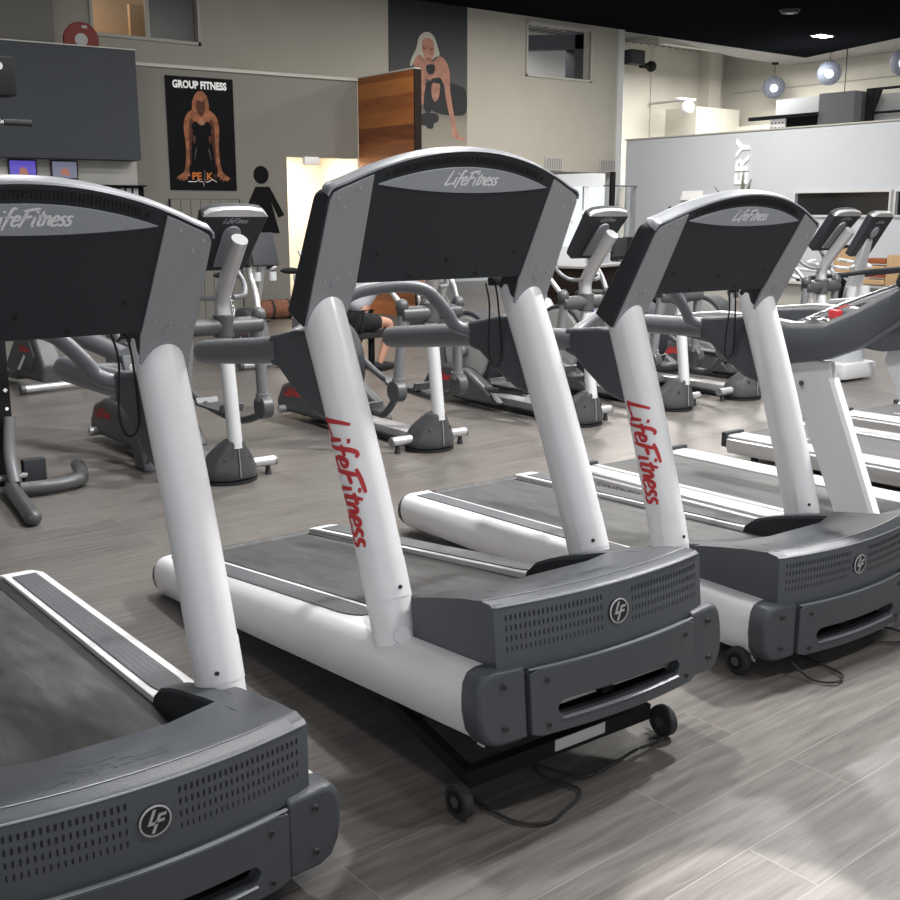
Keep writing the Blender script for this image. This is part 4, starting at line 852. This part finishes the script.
CU = thing('mug', 'white mug on the reception desk by the laptop', 'mug', (14.35, 13.5, .80)); MB().tube([(0, 0, 0), (0, 0, .1)], [.035, .042], 16).build('cup', 'letter', CU); MB().tube(smooth_path([(.04, 0, .08), (.07, 0, .06), (.04, 0, .02)], 4), .006, 8).build('handle', 'letter', CU)
BX = thing('storage_tub', 'pale plastic tub with blue printing and black items on top, on the floor', 'storage tub', (11.95, 12.15, 0), (0, 0, .6))
MB().box((0, 0, .17), (.55, .4, .34), bev=.02).build('tub', 'pale', BX)
mb = MB()
for k in range(7): mb.box((-.2+.065*k, -.202, .12+.05*(k % 3)), (.05, .006, .07))
for k in range(5): mb.box((-.277, -.14+.07*k, .12+.05*(k % 2)), (.006, .05, .07))
mb.build('printing', 'blue', BX)
MB().box((0, 0, .40), (.58, .42, .12), bev=.03).build('lid', 'rubber', BX)
BK = thing('step_bench', 'low black bench pile beside the blue printed tub', 'bench', (12.7, 12.5, 0), (0, 0, .5))
MB().box((0, 0, .22), (.7, .35, .08), bev=.02).build('pad', 'rubber', BK); MB().box((-.25, 0, .09), (.05, .3, .18)).build('leg', 'steel', BK); MB().box((.25, 0, .09), (.05, .3, .18)).build('leg', 'steel', BK)
BG = thing('duffel_bag', 'brown patterned duffel bag with black straps at the foot of the grey wall', 'bag', Wp(6.83, 0, -.32), (0, 0, -.08))
MB().rings([[(x, r*math.cos(a), .15+r*math.sin(a)) for a in [2*PI*k/18 for k in range(18)]] for x, r in ((-.33, .07), (-.31, .12), (-.25, .15), (0, .15), (.25, .15), (.31, .12), (.33, .07))]).build('body', 'bag', BG, ang=60)
for x in (-.08, .2): MB().tube([(x-.02, 0, .15), (x+.02, 0, .15)], .156, 20, ref=(0, 0, 1)).build('strap', 'rubber', BG)
# crates beside the partition
CR = thing('wooden_crate', 'orange-brown slatted crate on the shelf at the white partition', 'crate', (16.9, 10.35, .45))
for k in range(4): MB().box((0, 0, .05+.115*k), (.35, .42, .085), bev=.004).build('slat_row', 'crate' if k % 2 else 'card', CR)
CB = thing('cardboard_box', 'plain cardboard box beside the slatted crate', 'box', (16.9, 9.95, .45)); MB().box((0, 0, .25), (.35, .34, .5), bev=.004).build('carton', 'card', CB); MB().box((0, 0, .502), (.05, .34, .004)).build('tape', 'pale', CB)
CD = thing('leaning_board', 'small tan board on a black easel behind the stepper machine', 'board', (13.4, 8.72, 0))
MB().box((0, 0, .93), (.02, .11, .13), Matrix.Rotation(-.2, 3, 'X')).build('board', 'card', CD); MB().box((.03, -.03, .94), (.02, .15, .17), Matrix.Rotation(-.2, 3, 'X')).build('backing', 'steel', CD); MB().prism([(-.12, 0), (-.09, 0), (.02, .85), (-.01, .85)], lambda u, v, w: Vector((w, u, v)), .04, .06).build('leg', 'steel', CD); MB().prism([(.12, 0), (.15, 0), (.02, .85), (-.01, .85)], lambda u, v, w: Vector((w, u, v)), .04, .06).build('leg', 'steel', CD)
MB().box((0, 0, .98), (.03, .36, .34), Matrix.Rotation(-.25, 3, 'X')).build('board', 'card', CD); MB().prism([(.1, 0), (.16, 0), (.06, 1.2), (.0, 1.2)], lambda u, v, w: Vector((w, u, v)), .02, .05).build('leg', 'steel', CD); MB().prism([(-.3, 0), (-.24, 0), (.06, .8), (.0, .8)], lambda u, v, w: Vector((w, u, v)), .02, .05).build('leg', 'steel', CD)
BE = thing('low_platform', 'low pale shelf running along the foot of the white partition', 'shelf', (17.0, 9.5, 0))
MB().box((0, 0, .42), (.5, 6, .05)).build('top', 'sticker', BE); MB().box((.05, 0, .2), (.4, 5.9, .4)).build('carcass', 'trim', BE)
# plant behind the third console
def leafset(name, lab, loc, leaves):
    P_ = thing(name, lab, 'plant', loc); MB().tube([(0, 0, 0), (0, 0, .32)], [.12, .17], 20).build('pot', 'letter', P_)
    for (dx, dy, h, w) in leaves:
        rg = []
        for k in range(9):
            t = k/8; c = Vector((dx*t*t, dy*t*t, .3+h*t)); ww = w*math.sin(PI*min(.98, .15+t*.85)); rg.append([c+Vector((0, -ww, 0)), c+Vector((.02, 0, 0)), c+Vector((0, ww, 0)), c+Vector((-.006, 0, 0))])
        MB().rings(rg).build('leaf', 'leaf', P_, ang=80)
leafset('potted_plant', 'potted plant whose pointed grey-green leaves show above the third console', (17.4, 13.66, .70), ((0, .02, 1.42, .08), (.05, -.14, 1.28, .10), (-.05, -.06, 1.2, .09), (0, .72, 1.16, .08), (.1, -.4, 1.0, .07)))
tag(slab(17.15-.3, 17.15+.5, 13.1, 14.5, 0, .70).build('plant_cabinet', 'trim'), 'pale low cabinet carrying the potted plant by the partition', 'cabinet')
NT = thing('notice', 'white paper notice on the partition just above the third console', 'notice', (17.98, 15.4, 2.03)); MB().box((0, 0, 0), (.012, .55, .12)).build('sheet', 'letter', NT)
tag(slab(17.96, 17.98, 14.6, 15.7, 1.90, 1.98).build('shelf_ledge', 'letter'), 'narrow white ledge on the partition under the notice', 'ledge')
# pendants
for (x, y, z, zt, lab) in ((25.2, 18.95, 4.93, 5.56, 'woven globe pendant nearest the hall corner, hanging from a black rose'), (24.4, 16.73, 5.02, 5.56, 'woven globe pendant in front of the long cable, larger one'), (22.9, 13.85, 4.86, 5.56, 'woven globe pendant cut off by the picture edge')):
    G = thing('globe_pendant', lab, 'pendant lamp', (x, y, z), group='woven globe pendants')
    MB().ball((0, 0, 0), .29, 32, 20).build('globe', 'globe', G); b_ = MB().ball((0, 0, -.02), .10, 16, 10).build('bulb', 'bulb', G)
    MB().tube([(0, 0, .28), (0, 0, zt-z)], .008, 6).build('cord', 'rubber', G); MB().tube([(0, 0, zt-z-.05), (0, 0, zt-z)], .09, 16).build('ceiling_rose', 'rubber', G)
tag(MB().tube([(24.3, 16.2, 3.3), (24.3, 16.2, 5.56)], .012, 6).build('hanging_cable', 'rubber'), 'thin dark cable dropping behind the larger globe pendant', 'cable')
# downlight, smoke detector
def downlight(x, y, lab, w=.42, d=.26):
    D = thing('downlight', lab, 'downlight', (x, y, 5.51), group='ceiling downlights')
    MB().box((0, 0, -.015), (w+.06, d+.06, .03), bev=.004).build('trim_ring', 'mgrey', D); MB().box((0, 0, -.033), (w, d, .006)).build('diffuser', 'lamp', D); return D
downlight(21.95, 15.3, 'lit rectangular downlight in the black ceiling')
SD = thing('smoke_detector', 'small round detector on the black ceiling', 'smoke detector', (18.84, 13.9, 5.51)); MB().tube([(0, 0, -.06), (0, 0, 0)], [.16, .2], 24).build('housing', 'screen', SD); MB().tube([(0, 0, -.07), (0, 0, -.06)], .08, 20).build('sensor', 'mgrey', SD)
# hall lamp, black projector
HL = thing('wall_lamp', 'white round lamp on a bracket high on the beige hall wall', 'lamp', (22.9, 20.0, 4.40)); MB().box((0, 0, .17), (.62, .2, .06), bev=.01).build('bracket', 'letter', HL); MB().ball((.05, -.05, -.03), .18, 20, 12).build('globe', 'letter', HL); MB().tube([(0, 0, .15), (0, 1.25, .15)], .03, 8).build('stay', 'trim', HL)
PJ = thing('security_camera', 'black camera on a bracket at the top of the hall pillar', 'camera', (21.7, 20.6, 5.35)); MB().box((-.15, 0, .22), (.5, .3, .35), bev=.01).build('housing', 'screen', PJ); MB().tube([(.1, 0, .05), (.45, 0, .05)], .07, 14).build('bracket_arm', 'steel', PJ); MB().ball((.5, 0, .05), .14, 16, 10).build('lens_ball', 'steel', PJ); MB().box((0, .25, .2), (.3, .4, .12)).build('mount', 'steel', PJ)
# storage beyond the partition
CX = thing('site_cabin', 'grey cabin block with a dark open hatch behind the partition', 'cabin', (22.0, 15.4, 0))
MB().box((.6, -.55, 2.13), (1.2, .9, 4.26)).build('side_block', 'mgrey', CX); MB().box((.8, .55, 2.12), (1.2, 1.3, 4.24)).build('body', 'pale', CX)
MB().box((.15, .5, 3.62), (.2, 1.1, .5)).build('hatch', 'ink', CX); MB().box((.02, .85, 3.83), (.12, 1.9, .08)).build('hatch_rail', 'ink', CX); MB().box((.02, .98, 3.55), (.05, .42, .5)).build('price_sheet', 'letter', CX)
mb = MB()
for k in range(3):
    for j in range(4): mb.box((-.008, .83+.1*j, 3.70-.11*k), (.006, .05, .03))
mb.build('printed_marks', 'inkg', CX)
RK = thing('storage_rack', 'black storage rack with horizontal rails standing behind the partition', 'rack', (22.3, 12.5, 0))
for y in (1.7, .05, -1.7): MB().box((0, y, 2.15), (.12, .16, 4.3)).build('post', 'steel', RK); MB().prism([(0, 3.6), (.25, 4.25), (0, 4.25)], lambda u, v, w: Vector((w, y-u, v)), -.05, .05).build('gusset', 'steel', RK)
for z in (3.45, 3.78, 4.28): MB().box((0, 0, z), (.06, 3.5, .05)).build('rail', 'steel', RK)
MB().box((.3, 0, 2.1), (.05, 3.6, 4.2)).build('backing_sheet', 'soffit', RK)
# floor cables
for pts, lab in (([(2.445, 2.17, .03), (2.408, 2.076, .01), (2.28, 2.07, .01), (2.18, 2.055, .01), (2.046, 2.045, .01), (1.997, 2.12, .01), (1.93, 2.3, .01)], 'black power cable on the floor from the far wheel of the raised treadmill'),
                 ([(1.985, 2.30, .012), (1.97, 2.217, .01), (1.945, 2.11, .01), (1.975, 2.0, .01), (1.856, 1.945, .01), (1.783, 1.935, .01), (1.72, 2.0, .01), (1.70, 2.2, .01)], 'looser black cable on the floor nearest the front of the raised treadmill'),
                 ([(3.13, 2.13, .05), (3.14, 2.05, .012), (3.19, 1.985, .012), (3.26, 2.01, .012), (3.28, 2.10, .012), (3.30, 2.3, .012)], 'thin black cable looping on the floor under the third treadmill'),
                 ([(3.62, 2.12, .012), (3.72, 2.04, .012), (3.80, 2.08, .012), (3.78, 2.25, .012)], 'short black cable under the far corner of the third treadmill')):
    tag(MB().tube(smooth_path(pts, 6), .0045, 8).build('power_cable', 'rubber'), lab, 'cable')
tag(slab(8.9, 11.3, 10.3, 15.0, .001, .012).build('rubber_mat', 'screen'), 'large black rubber mat on the floor under the bench and bikes', 'mat')

# ------------------------------------------------------------------ camera, sky, light
cam = bpy.data.cameras.new('camera'); cam.sensor_width = 36; cam.lens = 1082.08/900*36; cam.clip_end = 200
co = bpy.data.objects.new('camera', cam); COL.objects.link(co); co.location = (0, 0, 1.6)
co.rotation_euler = (math.radians(90-12.256), 0, math.radians(52.878-90)); SC.camera = co
w = bpy.data.worlds.new('sky'); SC.world = w; w.use_nodes = True
wn = w.node_tree; bg = wn.nodes['Background']; bg.inputs[0].default_value = (.94, .97, 1, 1)
tc = N(wn, 'ShaderNodeTexCoord'); acc = None
for d_, lo_, st_ in (((-.35, -.93, -.05), .35, .75), ((.72, .69, .0), .80, 1.15)):      # added front fill from behind the camera, and street daylight beyond the hall
    dp = N(wn, 'ShaderNodeVectorMath', operation='DOT_PRODUCT'); dp.inputs[1].default_value = d_; wn.links.new(tc.outputs['Generated'], dp.inputs[0])
    mr = N(wn, 'ShaderNodeMapRange', interpolation_type='SMOOTHSTEP'); mr.inputs['From Min'].default_value = lo_; mr.inputs['From Max'].default_value = lo_+.15; mr.inputs['To Max'].default_value = st_
    wn.links.new(dp.outputs['Value'], mr.inputs['Value']); ad_ = N(wn, 'ShaderNodeMath', operation='ADD'); ad_.inputs[1].default_value = .15
    if acc: wn.links.new(acc, ad_.inputs[1])
    wn.links.new(mr.outputs['Result'], ad_.inputs[0]); acc = ad_.outputs[0]
wn.links.new(acc, bg.inputs[1])
def area(x, y, z, e, sx, sy, col=(1, .985, .97), tgt=None, spread=PI):
    l = bpy.data.lights.new('ceiling_lamp', 'AREA'); l.shape = 'RECTANGLE'; l.size = sx; l.size_y = sy; l.energy = e; l.color = col; l.spread = spread
    o = bpy.data.objects.new('ceiling_lamp', l); COL.objects.link(o); o.location = (x, y, z)
    if tgt: o.rotation_euler = (Vector(tgt)-Vector((x, y, z))).to_track_quat('-Z', 'Y').to_euler()
    return o
# downlights in the black ceiling over the gym floor
for x, y, e in ((3.3, 4.2, 230), (.3, .6, 45), (4.3, -.3, 130), (6.9, 2.8, 680), (6.2, 8.2, 170), (2.6, 8.2, 60), (11.5, 7.5, 260)):
    area(x, y, 5.44, e, .3, .3)
    downlight(x, y, 'downlight in the black ceiling above the gym floor')
area(14.5, 13.2, 5.4, 430, 1.2, 1.2, (1, .96, .88)); area(9.0, 12.6, 5.4, 90, .8, .8, (1, .95, .85)); area(3.5, 12.6, 5.4, 45, .8, .8)
area(22.5, 17.5, 5.4, 640, 2.5, 2.5, (1, .97, .9)); area(21.0, 11.0, 5.4, 150, 1.5, 1.5)
area(8.9, 16.3, 2.65, 85, 1, .6, (1, .91, .78)); area(20, 19.3, 2.45, 55, 2, 1.5, (1, 1, 1)); area(17.4, 19.6, 5.6, 90, 1, 1); area(6.6, 18.6, 5.4, 14, .6, .6, (1, .8, .6))
area(3.6, 15.6, 2.25, 6, 1.5, .1)
def spot(x, y, z, e, tgt, ang, blend=.08, r=.03):
    l = bpy.data.lights.new('floor_patch_spot', 'SPOT'); l.energy = e; l.spot_size = math.radians(ang); l.spot_blend = blend; l.shadow_soft_size = r; l.color = (1, .98, .96)
    o = bpy.data.objects.new('floor_patch_spot', l); COL.objects.link(o); o.location = (x, y, z); o.rotation_euler = (Vector(tgt)-Vector((x, y, z))).to_track_quat('-Z', 'Y').to_euler()
spot(2.6, .1, 5.44, 2600, (1.9, 1.32, 0), 6.4, .07)  # added narrow spot standing in for the bright patch on the floor
vs = SC.view_settings; vs.view_transform = 'Standard'; vs.look = 'None'; vs.exposure = 0.0; vs.gamma = 1; vs.use_curve_mapping = False
SC.cycles.max_bounces = 6; SC.cycles.diffuse_bounces = 3; SC.cycles.glossy_bounces = 3; SC.cycles.transparent_max_bounces = 8; SC.cycles.sample_clamp_indirect = 3
